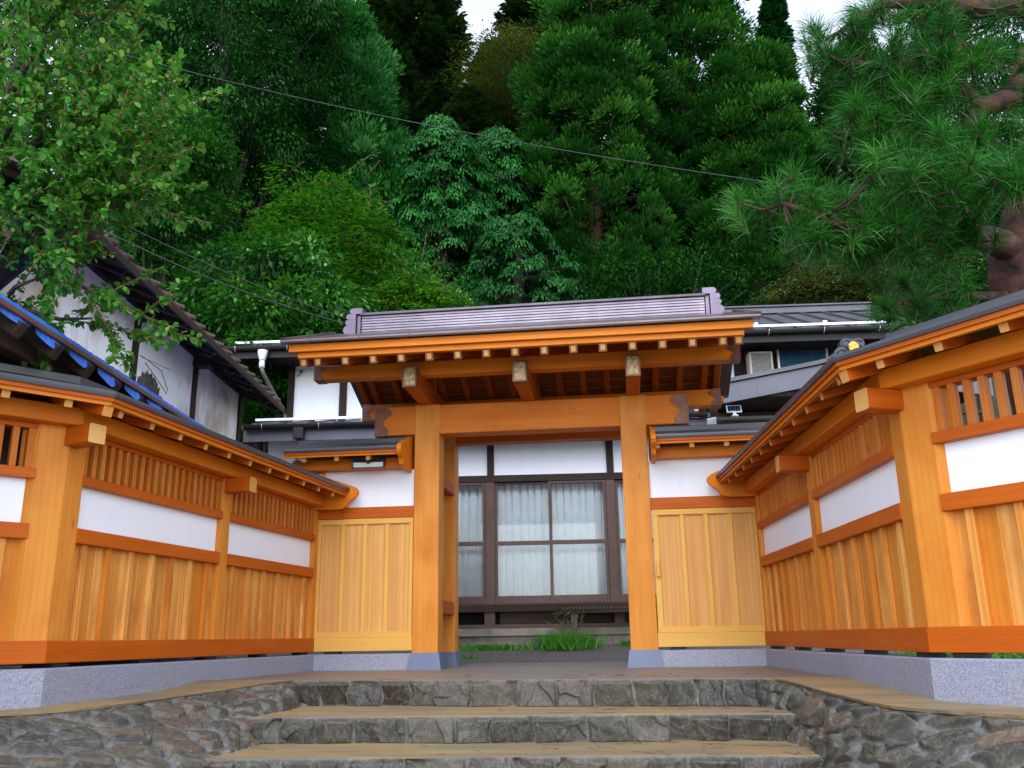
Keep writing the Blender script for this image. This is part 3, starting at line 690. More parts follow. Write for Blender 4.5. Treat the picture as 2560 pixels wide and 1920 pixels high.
def coping(sx, E, nm, lab):
    """tan coping strip between granite plinth and rubble wall edge"""
    b = MB(); inner = []
    A = np.array([sx*XI, YI]); B_ = np.array([sx*XO, YO]); Cw = B_+np.array([sx*wdv[0], wdv[1]])*3.4
    def gl(t): return A+(B_-A)*t if t <= 1 else B_+(Cw-B_)*(t-1)
    n = 60; LT = []
    cum = np.r_[0, np.cumsum(np.hypot(*(np.diff(E[:, :2], axis=0)).T))]; cum /= cum[-1]
    rows = []
    for i in range(n+1):
        f = i/n; e = np.array([np.interp(f, cum, E[:, j]) for j in range(3)])
        # nearest point of the granite line
        best = min((np.hypot(*(gl(t)-e[:2])), t) for t in np.linspace(.46, 2, 120))
        g = gl(best[1])
        e2 = e.copy(); e2[:2] += (e[:2]-g)/max(best[0], .01)*.03+rng.normal(0, .004, 2)
        z = e[2]+.004
        rows.append([(g[0]+sx*.05, g[1], z+.003), (e2[0], e2[1], z), (e2[0]-(e[0]-g[0])*.02, e2[1], z-.016), (g[0]+sx*.05, g[1], z-.05)])
    V = [p for r_ in rows for p in r_]; Fc = []
    for i in range(n):
        for j in range(3): Fc.append([i*4+j, i*4+j+1, (i+1)*4+j+1, (i+1)*4+j])
    b._add(V, Fc); o = b.build('coping', CONC, None)
    return o
pal = .62*np.array([(.080, .068, .044), (.115, .090, .055), (.062, .064, .066), (.14, .11, .07), (.088, .074, .042), (.26, .165, .085), (.10, .075, .045), (.07, .066, .045), (.30, .21, .125), (.12, .10, .075), (.05, .052, .056), (.22, .11, .05)])
def rubble(top, bot, seeds, aspect, depth, mortar_w, nu, nv, row=False, parent=None, name='wall_face', sd=3, outward=None, taper_v=False):
    """sculpted stone face between two 3d polylines; stones are real relief"""
    g = np.random.default_rng(sd)
    if bot is not None: top, bot = np.array(top, float), np.array(bot, float)
    def res(p, n):
        c = np.r_[0, np.cumsum(np.linalg.norm(np.diff(p, axis=0), axis=1))]
        t = np.linspace(0, c[-1], n); return np.c_[[np.interp(t, c, p[:, j]) for j in range(3)]].T, c[-1]
    rows_ = [res(q, nu) for q in ([top, bot] if bot is not None else top)]; RW = np.stack([q[0] for q in rows_]); ln = np.mean([q[1] for q in rows_])
    hs_ = np.linalg.norm(np.diff(RW, axis=0), axis=2).mean(1); ht = hs_.sum(); hc = np.r_[0, np.cumsum(hs_)]/ht
    u = np.linspace(0, ln, nu); v = np.linspace(0, 1, nv)
    Pu, Pv = np.meshgrid(u, v*ht)
    ri = np.minimum(np.searchsorted(hc, v, side='right')-1, len(hc)-2); fv = ((v-hc[ri])/(hc[ri+1]-hc[ri]))[:, None, None]
    P = RW[ri]*(1-fv)+RW[ri+1]*fv
    if len(RW) > 2:
        for _ in range(30): P[3:-1] = P[3:-1]*.5+(P[2:-2]+P[4:])*.25
    du = np.gradient(P, axis=1); dv_ = np.gradient(P, axis=0); nn = np.cross(du, dv_); nn /= np.linalg.norm(nn, axis=2, keepdims=True)+1e-9
    if outward is not None and (nn.reshape(-1, 3).mean(0)@np.array(outward)) < 0: nn = -nn
    if not row:
        Pv = np.concatenate([np.zeros((1, nu)), np.cumsum(np.linalg.norm(np.diff(P, axis=0), axis=2), axis=0)])
        Pu = np.concatenate([np.zeros((nv, 1)), np.cumsum(np.linalg.norm(np.diff(P, axis=1), axis=2), axis=1)], axis=1); Pu = np.tile(Pu[nv//3:nv//3+1], (nv, 1))
        ht = Pv.max(); ln = Pu.max()
    if row:
        xs = [g.uniform(.03, .2)]
        while xs[-1] < ln: xs.append(xs[-1]+g.uniform(.18, .40))
        S = np.c_[xs, np.full(len(xs), ht/2)+g.normal(0, .01, len(xs))]; w_ = np.array([1., .12])
    else:
        st = seeds; S = []
        nyr = int(ht/(st*.85))+3
        for j in range(-1, nyr):
            for i in range(-1, int(ln/st)+2):
                S.append(((i+.5*(j % 2))*st+g.uniform(-.32, .32)*st, j*st*.85+g.uniform(-.3, .3)*st))
        S = np.array(S); w_ = np.array([1., aspect])
    q = np.c_[Pu.ravel(), Pv.ravel()]
    wob = np.c_[vnoise(np.c_[q*9, q[:, :1]*0]), vnoise(np.c_[q*9+31, q[:, :1]*0])]-.5
    qq = q+wob*.05
    D = np.linalg.norm((qq[:, None]-S[None])*w_, axis=2) if len(q)*len(S) < 6e6 else None
    if D is None:
        i0 = np.empty(len(q), int); d1 = np.empty(len(q)); d2 = np.empty(len(q))
        for k in range(0, len(q), 4000):
            d = np.linalg.norm((qq[k:k+4000, None]-S[None])*w_, axis=2); o = np.argpartition(d, 1, axis=1)[:, :2]
            dd = np.take_along_axis(d, o, 1); sw = dd[:, 0] > dd[:, 1]
            a = np.where(sw, o[:, 1], o[:, 0]); i0[k:k+4000] = a; d1[k:k+4000] = dd.min(1); d2[k:k+4000] = dd.max(1)
    else:
        o = np.argpartition(D, 1, axis=1)[:, :2]; dd = np.take_along_axis(D, o, 1); i0 = np.where(dd[:, 0] > dd[:, 1], o[:, 1], o[:, 0]); d1 = dd.min(1); d2 = dd.max(1)
    e = (d2-d1)
    if row:
        edge_v = np.minimum(q[:, 1], ht-q[:, 1])*1.3; e = np.minimum(e, edge_v+.01)
    s_ = np.clip((e-mortar_w*.6)/(mortar_w*1.6), 0, 1); s_ = s_*s_*(3-2*s_)
    tilt = g.normal(0, .22 if row else .13, (len(S), 2)); hgt = g.uniform(.55, 1.15, len(S))
    rel = q-S[i0]
    # facets inside every stone
    S2 = np.c_[g.uniform(0, ln, int(ln*ht/.016)), g.uniform(0, ht, int(ln*ht/.016))]; t2 = g.normal(0, .30, (len(S2), 2)); i2 = np.empty(len(q), int)
    for k in range(0, len(q), 4000): i2[k:k+4000] = np.argmin(((qq[k:k+4000, None]-S2[None])**2).sum(2)+0, axis=1)
    fac = (t2[i2]*(q-S2[i2])).sum(1)
    n3 = fbm(np.c_[q*14, np.full(len(q), sd*3.1)], 4)-.47
    disp = s_*(depth*hgt[i0]+(tilt[i0]*rel).sum(1)*.8+fac*(.38 if row else .22)+n3*.016)+(1-s_)*(fbm(np.c_[q*22, q[:, :1]*0+sd], 3)-.45)*.012
    fade = np.clip(Pv.ravel()/(.03 if row else .09)+.1, 0, 1)
    V = P.reshape(-1, 3)+nn.reshape(-1, 3)*(disp*fade)[:, None]
    cid = g.integers(0, len(pal), len(S)); base = pal[cid]*g.uniform(.8, 1.25, (len(S), 1)); base = (base*.35+base.mean(1, keepdims=True)*np.array([.60, .60, .57])*.55)*.62 if row else base*.68
    moss = np.clip((fbm(np.c_[q*4, q[:, :1]*0+5], 3)-.42)*3, 0, 1)[:, None]*.5
    col = base[i0]*(1-moss)+np.array([.07, .068, .032])*moss
    mc = np.array([.135, .137, .135])
    col = col*s_[:, None]+mc*(1-s_[:, None])
    idx = np.arange(nu*nv).reshape(nv, nu); F = np.stack([idx[:-1, :-1], idx[:-1, 1:], idx[1:, 1:], idx[1:, :-1]], -1).reshape(-1, 4)
    return npmesh(name, V, F, RUBBLE, parent=parent, col=col, smooth=False)
steps = thing('stone_steps', 'wide steps with dark rubble risers and tan concrete treads leading up to the gate', 'steps', (0, -3, -.5))
steps.location = (0, 0, 0)
# (front edge y at left, right, z of tread, riser below)
fy = [(-2.30, -2.66, 0.0), (-3.42, -3.25, -.195), (-4.22, -4.0, -.363), (-5.05, -4.85, -.53), (-5.9, -5.7, -.70), (-6.7, -6.6, -.87)]
xl, xr = [-1.95, -2.05, -2.05, -2.1, -2.3, -2.6], [2.2, 2.3, 2.3, 2.4, 2.6, 2.9]
for i, (yl, yr_, z) in enumerate(fy):
    zb = fy[i+1][2] if i+1 < len(fy) else GZ
    nseg = 60
    ed = [np.array([xl[i]+(xr[i]-xl[i])*t, yl+(yr_-yl)*t+.02*math.sin(t*9+i)+.012*math.sin(t*23+i), z-.012]) for t in np.linspace(0, 1, nseg)]
    bt = [p+np.array([0, .012, zb-z+.012-.01]) for p in ed]
    if i < 4: rubble([p+(0, -.004, .010) for p in ed], [p+(0, -.004, 0) for p in bt], .3, 1, .030, .014, 620, 30, row=True, parent=steps, name='riser', sd=20+i, outward=(0, -1, 0))
    if i > 0:
        pl_, pr_, pz = fy[i-1]
        back = [(xr[i-1]+.1, pr_+.10, z), (xl[i-1]-.1, pl_+.10, z)]
        b = MB(); tp = [(p[0], p[1]+.034+random.uniform(-.006, .006), z) for p in ed]+back; k = len(tp)
        b._add(tp+[(p[0], p[1], z-.028) for p in tp], [list(range(k)), list(range(k, 2*k))[::-1]]+[[j, (j+1) % k, k+(j+1) % k, k+j] for j in range(k)])
        b.build('tread', CONC, steps)
# side walls, flaring down to the treads
ML = [(-1.70, -2.30, -.06), (-1.66, -2.9, -.14), (-1.63, -3.42, -.24), (-1.55, -4.22, -.41), (-1.52, -5.05, -.58), (-1.62, -5.9, -.75), (-1.9, -6.9, -.95)]
MR = [(1.98, -2.60, -.06), (2.08, -2.95, -.14), (2.10, -3.30, -.24), (2.08, -3.98, -.41), (2.07, -4.85, -.58), (2.2, -5.7, -.75), (2.5, -6.9, -.95)]
for sx, E, Mq, lab in ((-1, EL, ML, 'low rubble stone wall with tan coping left of the steps'), (1, ER, MR, 'low rubble stone wall with tan coping right of the steps')):
    wl = thing('rubble_wall', lab, 'wall', (0, 0, 0), 0, 'rubble walls on both sides of the steps')
    o = coping(sx, E, '', ''); o.parent = wl
    tp = np.array([np.array(p)+(0, 0, -.012) for p in E]); mq = smooth_poly(Mq, 2)
    bt = np.array([p+np.array([-sx*.22, 0, -.42]) for p in mq])
    yy_ = np.linspace(-2.34, -6.85, 90); iy = lambda A_: np.c_[[np.interp(-yy_, -A_[:, 1], A_[:, j_]) for j_ in range(3)]].T
    tp = iy(tp); mq = iy(mq); bt = np.array([p+np.array([-sx*.22, 0, -.42]) for p in mq])
    t2_ = tp*.72+mq*.28+np.array([-sx*.05, 0, -.0]); t2_[:, 2] -= .03
    rubble([tp, t2_, mq, bt], None, .215, .95, .040, .026, 760, 220, parent=wl, sd=5 if sx < 0 else 9, outward=(-sx, -.6, .3))
# red pine needles and twigs lying on the treads
b = MB(); g = np.random.default_rng(4)
for k in range(80):
    i = g.choice([0, 1, 2], p=[.3, .3, .4]); x = g.uniform(.3, 2.05) if g.random() < .85 else g.uniform(-1.5, .5)
    t = (x-xl[i])/(xr[i]-xl[i]); y0_ = fy[i][0]+(fy[i][1]-fy[i][0])*t; yb_ = .0 if i == 0 else fy[i-1][0]+(fy[i-1][1]-fy[i-1][0])*t
    y = g.uniform(y0_+.05, min(yb_, y0_+.85)-.03); z = fy[i][2]+.003; a = g.normal(0, .9); l_ = g.uniform(.05, .17); c_ = g.normal(0, .02)
    b.tube([(x, y, z), (x+l_*.5*math.cos(a)-c_*math.sin(a), y+l_*.5*math.sin(a)+c_*math.cos(a), z+.004), (x+l_*math.cos(a), y+l_*math.sin(a), z)], .0012, 4)
tag(b.build('fallen_needles', plain('dry_needle', (0.14, 0.04, 0.02), 0.8)), kind='stuff', label='dry reddish pine needles scattered over landing and treads', cat='needles')

# ------------------------------------------------------------------ the white house behind the gate
HR = RAD(3.9)
house = thing('house', 'large white plastered house with dark posts and two tiers of grey roofs behind the gate', 'house', (0, 4.4, 0), HR)
def hb(name, boxes, m, par=house, **kw):
    b = MB()
    for q in boxes: b.box(*q, **kw)
    return b.build(name, m, par)
hb('foundation', [(-4.6, 5.6, -.10, .1, -.2, .335), (-4.6, 5.6, -.16, .1, .335, .443)], plain('foundation_concrete', (.27, .235, .19), .85, 0, .25, 3), ch=.006)
hb('ground_sill', [(-4.6, 5.6, -.09, .03, .4435, .505)], W_OLDG)
hb('underfloor', [(-4.6, 5.6, .25, .3, .443, .72)], DARKIN, ch=0)
for x in (-1.105, .855, -3.025): hb('floor_post', [(x-.08, x+.08, -.06, .08, .5055, .69)], W_OLDG)
hb('underfloor_board', [(-.95, .75, -.01, .03, .51, .69), (.95, 4.5, -.01, .03, .51, .69)], W_OLD)
hb('floor_beam', [(-4.7, 5.7, -.09, .05, .69, .80)], W_OLD)
hb('sill_track', [(-4.7, 5.7, -.07, .06, .8005, .822)], BRONZE)
hb('lintel', [(-4.7, 5.7, -.06, .06, 2.682, 2.79)], W_OLD)
hb('plaster_panel', [(-4.7, 5.7, -.01, .05, 2.79, 3.62)], PLASTER, ch=0)
for k in range(-2, 3):
    x = -1.075+1.893*k; hb('post', [(x-.055, x+.055, -.045, .05, 2.7905, 3.62)], W_OLD)
# sliding windows
edges = []
for k in range(-2, 3):
    c0 = -1.09+1.893*k
    hb('mullion', [(c0-.075, c0+.075, -.05, .04, .8225, 2.681)], BRONZE, ch=.01)
    a, bq = c0+.075, c0+1.893-.075; mid = (a+bq)/2
    for (w0, w1, yo) in ((a, mid+.025, .0), (mid-.025, bq, -.035)):
        b = MB(); fwd = .042
        for q in ((w0, w0+fwd, .823, 2.68), (w1-fwd, w1, .823, 2.68), (w0+fwd, w1-fwd, .823, .927), (w0+fwd, w1-fwd, 1.693, 1.757), (w0+fwd, w1-fwd, 2.642, 2.68)):
            b.box(q[0], q[1], yo-.012, yo+.018, q[2], q[3], ch=.004)
        fr = b.build('window', BRONZE, house)
        b = MB(); b.quad([(w0+fwd, yo+.004, .927), (w1-fwd, yo+.004, .927), (w1-fwd, yo+.004, 2.642), (w0+fwd, yo+.004, 2.642)]); b.build('pane', GLASS, fr, recalc=False)
    # pleated curtain
    n = 420; gx = np.linspace(a-.03, bq+.03, n); gz = np.linspace(.86, 2.70, 14); g = np.random.default_rng(k+5)
    ph = (gx-a)/.118*math.pi+np.cumsum(g.normal(0, .05, n)); amp = .05+.025*vnoise(np.c_[gx*3, gx*0, gx*0+k])
    XX, ZZ = np.meshgrid(gx, gz); YY = .13+((1-np.abs(np.sin(ph)))**3.0)[None]*amp[None]*np.clip(.30+(ZZ-1.2)*.75, .30, 1.25)+.008*np.sin(ZZ*2+XX*3)
    idx = np.arange(n*14).reshape(14, n); F = np.stack([idx[:-1, :-1], idx[:-1, 1:], idx[1:, 1:], idx[1:, :-1]], -1).reshape(-1, 4)
    npmesh('curtain', np.c_[XX.ravel(), YY.ravel(), ZZ.ravel()], F, CURT, parent=house, smooth=True)
    hb('room_back', [(a, bq, .9, .95, .8, 2.8)], DARKIN, ch=0)
# bench-like veranda edge with a lattice rim
ve = hb('veranda_edge', [(-.02, 2.6, -.42, -.10, .735, .768), (-.02, 2.6, -.43, -.40, .645, .735)], W_OLD)
b = MB()
for i in range(52): b.box(.0+i*.05, .026+i*.05, -.445, -.4305, .705, .735, ch=.002)
b.build('rim_stud', W_OLDG, ve)
hb('veranda_leg', [(.12, .22, -.40, -.30, .2, .645), (1.6, 1.7, -.40, -.30, .2, .645)], W_OLDG, ve)
# lower pent roof
def roofslab(name, par, x0, x1, y0, y1, z0, z1, th, m):
    b = MB(); b.extr([(y0, z0), (y1, z1), (y1, z1-th), (y0, z0-th)], x0, x1, lambda a, o, z: (a, o, z)); return b.build(name, m, par)
pr = roofslab('pent_roof', house, -4.95, 2.35, -.55, 1.2, 3.59, 4.05, .06, HOUSEROOF)
b = MB()
for i in range(17): x = -4.8+i*.44; b.beam((x, -.55, 3.60), (x, 1.19, 4.06), .03, .045, ch=.004)
b.build('roof_rib', HOUSEROOF, pr)
hb('fascia', [(-4.93, 2.3, -.53, -.50, 3.33, 3.5295)], HFASCIA)
hb('pent_soffit', [(-4.9, 2.3, -.50, -.02, 3.47, 3.51)], SIDING)
def gutter(par, x0, x1, y, z, rad=.055):
    b = MB(); pr_ = [(y+rad*math.cos(t), z+rad*math.sin(t)) for t in np.linspace(math.pi, 2*math.pi, 9)]; q = [(o, zz) for o, zz in pr_]+[(y+rad*.92*math.cos(t), z+.004+rad*.9*math.sin(t)) for t in np.linspace(2*math.pi, math.pi, 9)]
    b.extr(q, x0, x1, lambda a, o, zz: (a, o, zz)); b.box(x0, x1, y-rad-.006, y-rad+.004, z-.004, z+.008, ch=0)
    o = b.build('gutter', GUTTER, par)
    b = MB(); x = x0+.3
    while x < x1:
        b.tube([(x, y-rad-.01, z+.01), (x, y-rad-.012, z-.02), (x-.004, y-rad*.6, z-rad-.008), (x-.006, y, z-rad-.02)], .005, 5); x += .9
    b.build('gutter_bracket', ALU, o); return o
def guard(par, x0, x1, y, z):
    b = MB(); b.box(x0, x1, y-.018, y+.018, z-.02, z+.022, ch=.003); o = b.build('snow_guard', ALU, par)
    b = MB(); x = x0+.45; i = 0
    while x < x1: b.box(x-.045, x+.045, y-.02, y+.10, z-.09, z-.021, ch=.004); x += .46
    b.build('guard_foot', GUTTER, o)
    b = MB(); x = x0+.9
    while x < x1: b.box(x-.035, x+.035, y-.021, y+.03, z-.018, z+.06, ch=.004); x += 1.15
    b.build('guard_clip', ALU, o)
gutter(house, -4.9, 2.3, -.62, 3.565); guard(house, -4.80, 2.2, -.40, 3.71)
# upper storey
hb('upper_wall', [(-4.72, 6.6, 1.21, 1.35, 3.6, 5.2)], PLASTER, ch=0)
hb('corner_post', [(-4.80, -4.69, 1.16, 1.37, 3.6, 5.2)], SIDING)
for x in (-3.80, -2.85, -1.9, -.95, 0, .95, 1.9, 2.85): hb('post', [(x-.065, x+.065, 1.17, 1.3, 3.8, 5.19)], W_OLD)
hb('upper_siding', [(3.12, 6.6, 1.165, 1.209, 3.9, 5.2)], SIDING)
lv = hb('louvre', [(3.29, 3.70, 1.13, 1.1645, 4.93, 5.31)], SIDING)
b = MB()
for i in range(7): b.beam((3.30, 1.11, 4.955+i*.048), (3.69, 1.11, 4.955+i*.048), .05, .014, (0, .6, 1), ch=0)
b.build('louvre_slat', plain('louvre_brown', (.075, .06, .045), .6), lv)
uw = hb('window', [(3.86, 3.90, 1.10, 1.164, 4.45, 5.17), (4.70, 4.74, 1.10, 1.164, 4.45, 5.17), (3.90, 4.70, 1.10, 1.164, 5.13, 5.17), (3.90, 4.70, 1.10, 1.164, 4.45, 4.49)], ALU)
b = MB(); b.quad([(3.90, 1.125, 4.49), (4.70, 1.125, 4.49), (4.70, 1.125, 5.13), (3.90, 1.125, 5.13)]); b.build('pane', GLASS, uw, recalc=False)
n = 60; gx = np.linspace(3.91, 4.69, n); gz = np.linspace(4.49, 5.12, 4); XX, ZZ = np.meshgrid(gx, gz); YY = 1.15+.009*np.sin(XX*52)
idx = np.arange(n*4).reshape(4, n); F = np.stack([idx[:-1, :-1], idx[:-1, 1:], idx[1:, 1:], idx[1:, :-1]], -1).reshape(-1, 4)
npmesh('curtain', np.c_[XX.ravel(), YY.ravel(), ZZ.ravel()], F, CURTB, parent=uw, smooth=True)
# upper roof, hipped at the left end
b = MB(); e0, e1, yb_, zE, zR = -5.75, 5.75, 7.2, 5.19, 6.62; yR = 3.55; hx = -1.9; gx1 = 6.4
V = [(e0, .33, zE), (gx1, .33, zE), (gx1, yR, zR), (hx, yR, zR), (e0, yb_, zE), (gx1, yb_, zE)]
b._add(V+[(p[0], p[1], p[2]-.06) for p in V], [[0, 1, 2, 3], [3, 2, 5, 4], [0, 3, 4], [1, 5, 2], [7, 6, 9, 8], [9, 10, 11, 8], [10, 9, 6], [0, 6, 7, 1], [4, 10, 6, 0], [1, 7, 11, 5]])
ur = b.build('upper_roof', HOUSEROOF, house)
b = MB()
for i in range(27):
    x = -5.6+i*.44
    ytop = yR-.12 if x > hx else .33+(x-e0)/(hx-e0)*(yR-.33)-.05
    if ytop < .55: continue
    b.beam((x, .33, zE+.02), (x, ytop, zE+.02+(ytop-.33)*(zR-zE)/(yR-.33)), .035, .05, ch=.004)
b.build('roof_rib', HOUSEROOF, ur)
b = MB(); b.box(hx-.1, gx1, yR-.13, yR+.13, zR-.03, zR+.10, ch=.01); b.box(hx-.12, gx1+.02, yR-.17, yR+.17, zR+.10, zR+.14, ch=.01); b.build('ridge_cap', HOUSEROOF, ur)
hb('eave_fascia', [(-5.72, 6.35, .35, .38, 4.99, 5.1295)], GUTTER); hb('upper_soffit', [(-5.7, 6.35, .38, 1.2, 5.08, 5.12)], SIDING)
gutter(house, -5.75, 5.75, .26, 5.16); guard(house, -5.55, 5.55, .47, 5.315)
# rain head and downpipe at the left end
b = MB(); b.lathe([(.05, 0), (.055, .02), (.085, .12), (.09, .18), (.075, .18)], (-4.98, .25, 4.91), 8); b.lathe([(.036, -.13), (.05, -.12), (.05, -.02), (.04, 0)], (-4.98, .25, 4.91), 10)
rh = b.build('rain_head', ALU, house)
b = MB(); b.tube([(-4.98, .25, 4.79), (-4.97, .3, 4.71), (-4.81, 1.0, 4.22), (-4.79, 1.08, 4.12), (-4.79, 1.08, 3.7)], .032, 10); b.build('downpipe', plain('grey_pipe', (.11, .11, .115), .5), house)
b = MB(); b.box(-4.10, -3.94, -.69, -.57, 3.34, 3.51, ch=.01); b.tube([(-4.02, -.63, 3.34), (-4.02, -.63, 2.4)], .035, 10); b.build('downpipe', GUTTER, house)
# air conditioner outdoor unit
ac = thing('air_conditioner', 'cream outdoor air conditioning unit hung on the upper wall beside the blue window', 'air conditioner'); ac.rotation_euler = (0, 0, HR)
hM = Matrix.Translation((0, 4.4, 0)) @ Matrix.Rotation(HR, 4, 'Z')
def hw(x, y, z): return hM @ Vector((x, y, z))
ac.location = hw(3.52, .98, 4.42)
b = MB(); b.box(-.20, .20, -.14, .15, .0, .56, ch=.012); b.build('casing', CREAM, ac)
b = MB(); b.box(-.165, .165, -.147, -.141, .05, .53, ch=0)
for i in range(22): b.box(-.165, .165, -.155, -.147, .055+i*.0215, .062+i*.0215, ch=0)
b.build('grille', MESHM, ac)
b = MB(); b.box(-.19, -.15, -.1, .18, -.03, -.001, ch=0); b.box(.15, .19, -.1, .18, -.03, -.001, ch=0); b.build('bracket', GUTTER, ac)
# entrance gable on the right
gY = -1.2; XP, ZP = 4.36, 4.24
gp = [(2.42, 3.845), (2.95, 3.935), (3.45, 4.02), (3.86, 4.095), (4.14, 4.165), (XP, ZP)]; gp = gp+[(2*XP-x, z) for x, z in gp[::-1][1:]]
def gable(y0, y1, dz0, dz1):
    b = MB(); n = len(gp); P = [(x, z+dz0) for x, z in gp]+[(x, z+dz1) for x, z in gp[::-1]]; k = 2*n
    V = [(x, y0, z) for x, z in P]+[(x, y1, z) for x, z in P]
    F = [[i, i+1, k-2-i, k-1-i] for i in range(n-1)]+[[k+i, k+k-1-i, k+k-2-i, k+i+1] for i in range(n-1)]+[[i, (i+1) % k, k+(i+1) % k, k+i] for i in range(k)]
    b._add(V, F); return b
gable(gY-.02, gY+.02, 0, -.28).build('barge_board', HFASCIA, house)
gable(gY-.06, 1.1, .075, .015).build('entrance_roof', HOUSEROOF, house)
for i in (1, 3): hb('barge_joint', [(gp[i][0]-.004, gp[i][0]+.004, gY-.0235, gY-.0205, gp[i][1]-.279, gp[i][1]-.001)], HOUSEROOF, ch=0)
hb('entrance_wall', [(2.75, 6.1, gY+1.0, gY+1.05, 2.2, 3.98)], plain('shaded_plaster', (.55, .55, .52), .8, 0, .03), ch=0)
hb('entrance_beam', [(2.5, 6.2, gY+.85, gY+.99, 3.46, 3.64), (2.5, 6.2, gY+.93, gY+.995, 3.18, 3.36)], W_OLD)
hb('entrance_soffit', [(2.5, 6.2, gY+.03, gY+.98, 3.66, 3.68)], SIDING)
hb('entrance_post', [(2.72, 2.86, gY+.90, gY+1.04, .3, 3.5), (5.7, 5.84, gY+.90, gY+1.04, .3, 3.5)], W_OLD)
hb('entrance_gutter', [(2.36, 6.2, gY+.12, gY+.20, 3.35, 3.40)], GUTTER)
b = MB()
for cx, cz, rr in ((0, .13, .16), (-.17, .06, .11), (.17, .06, .11), (-.28, -.02, .085), (.28, -.02, .085), (-.09, .22, .085), (.09, .22, .085)):
    k = 18; V = [(XP+cx+rr*math.cos(2*math.pi*i/k), y, ZP-.07+cz+rr*math.sin(2*math.pi*i/k)) for y in (gY-.12-rr*.1, gY+.02) for i in range(k)]
    b._add(V, [[i, (i+1) % k, k+(i+1) % k, k+i] for i in range(k)]+[list(range(k)), list(range(k, 2*k))[::-1]])
    # raised scroll rims
    b.tube([(XP+cx+rr*.62*math.cos(t), gY-.125-rr*.1, ZP-.07+cz+rr*.62*math.sin(t)) for t in np.linspace(0.5, 5.5, 12)], .016, 6)
og = b.build('ridge_end_ornament', plain('dark_glazed_tile', (.030, .036, .055), .35, 0, .2, 6), house)
b = MB(); k = 20; b._add([(XP+.075*math.cos(2*math.pi*i/k), y, ZP+.09+.075*math.sin(2*math.pi*i/k)) for y in (gY-.17, gY-.14) for i in range(k)], [[i, (i+1) % k, k+(i+1) % k, k+i] for i in range(k)]+[list(range(k)), list(range(k, 2*k))[::-1]])
for t in np.linspace(0, 2*math.pi, 9)[:-1]: b.box(XP+.045*math.cos(t)-.008, XP+.045*math.cos(t)+.008, gY-.176, gY-.17, ZP+.09+.045*math.sin(t)-.008, ZP+.09+.045*math.sin(t)+.008, ch=.002)
b.build('crest', GOLD, og)
# solar panel on a little stand, on the fence roof's rear
spn = thing('solar_panel', 'small white framed solar panel on a stand above the short right fence', 'solar panel'); spn.rotation_euler = (RAD(-20), 0, HR)
sp_o = hw(2.63, -1.05, 3.402)
spn.location = sp_o
b = MB(); b.box(-.11, .11, -.012, .012, .075, .20, ch=.01); b.box(-.02, .02, -.01, .02, .03, .08, ch=.004); b.lathe([(.055, 0), (.05, .015), (.02, .025), (.016, .05)], (0, 0, 0), 12); b.build('frame', WHITEP, spn)
b = MB(); b.box(-.092, .092, -.0145, -.0122, .09, .185, ch=0); pc = b.build('cell', plain('solar_cell_blue', (.012, .02, .085), .2, 0, .3, 30), spn)
b = MB()
for i in range(1, 5): b.box(-.092+i*.0368-.0012, -.092+i*.0368+.0012, -.0155, -.0146, .09, .185, ch=0)
b.build('cell_line', ALU, pc)

# ------------------------------------------------------------------ the old storehouse on the left
KD = (-.1111, .9938); ka = math.atan2(KD[1], KD[0])
kura = thing('storehouse', 'old storehouse with stained white plaster wall, dark posts and tiled eave on the left', 'storehouse', (-4.41, 2.30, 0), ka)
# local: x back along the wall, y left (away); -y towards the court
def kb(name, boxes, m, par=kura, **kw):
    b = MB()
    for q in boxes: b.box(*q, **kw)
    return b.build(name, m, par)
kb('wall', [(-7.0, 0, .0, .12, -.1, 3.80), (-.12, 0, .12, 4.2, -.1, 3.80)], OLDPL, ch=0)
for x in (-7.2, -5.41, -3.62, -1.88, -.07): kb('post', [(x-.05, x+.05, -.035, .05, -.1, 3.72)], W_OLD)
kb('wall_plate', [(-7.6, .3, -.06, .1, 3.72, 3.86)], W_OLD)
for x in (-7.2, -5.41, -3.62, -1.88): kb('purlin_end', [(x-.08, x+.08, -.22, .02, 3.60, 3.74)], W_OLD)
b = MB(); zr_ = lambda y: 3.53+(-(-.70)+y)*.42
b.extr([(-.56, 3.63), (.1, 3.63+.66*.42), (2.3, 3.63+2.86*.42), (2.3, 3.57+2.86*.42), (-.56, 3.585)], -6.9, .28, lambda a, o, z: (a, o, z)); 
b.extr([(5.16, 3.63), (2.3, 3.63+2.86*.42), (2.3, 3.57+2.86*.42), (5.16, 3.585)], -6.9, .28, lambda a, o, z: (a, o, z)); kr = b.build('roof', TILE, kura)
b = MB()
for i in range(22):
    x = -6.7+i*.315; b.tube([(x, -.585, 3.640), (x, .8, 3.640+1.385*.42)], .026, 8)
b.build('eave_tile', TILE, kr)
kb('eave_board', [(-6.9, .28, -.575, -.55, 3.52, 3.60)], W_OLD)
for i in range(16):
    b = MB(); x = -6.7+i*.45; b.beam((x, -.54, 3.545), (x, .06, 3.545+.60*.42), .05, .06); b.build('rafter', W_OLD, kura)
for i in range(10):
    b = MB(); x = -6.6+i*.72; b.tube([(x, -.56+.06*math.sin(t)-.02, 3.50-.06+.06*math.cos(t)) for t in np.linspace(0, 4.2, 10)], .004, 5); b.build('gutter_hook', GUTTER, kura)
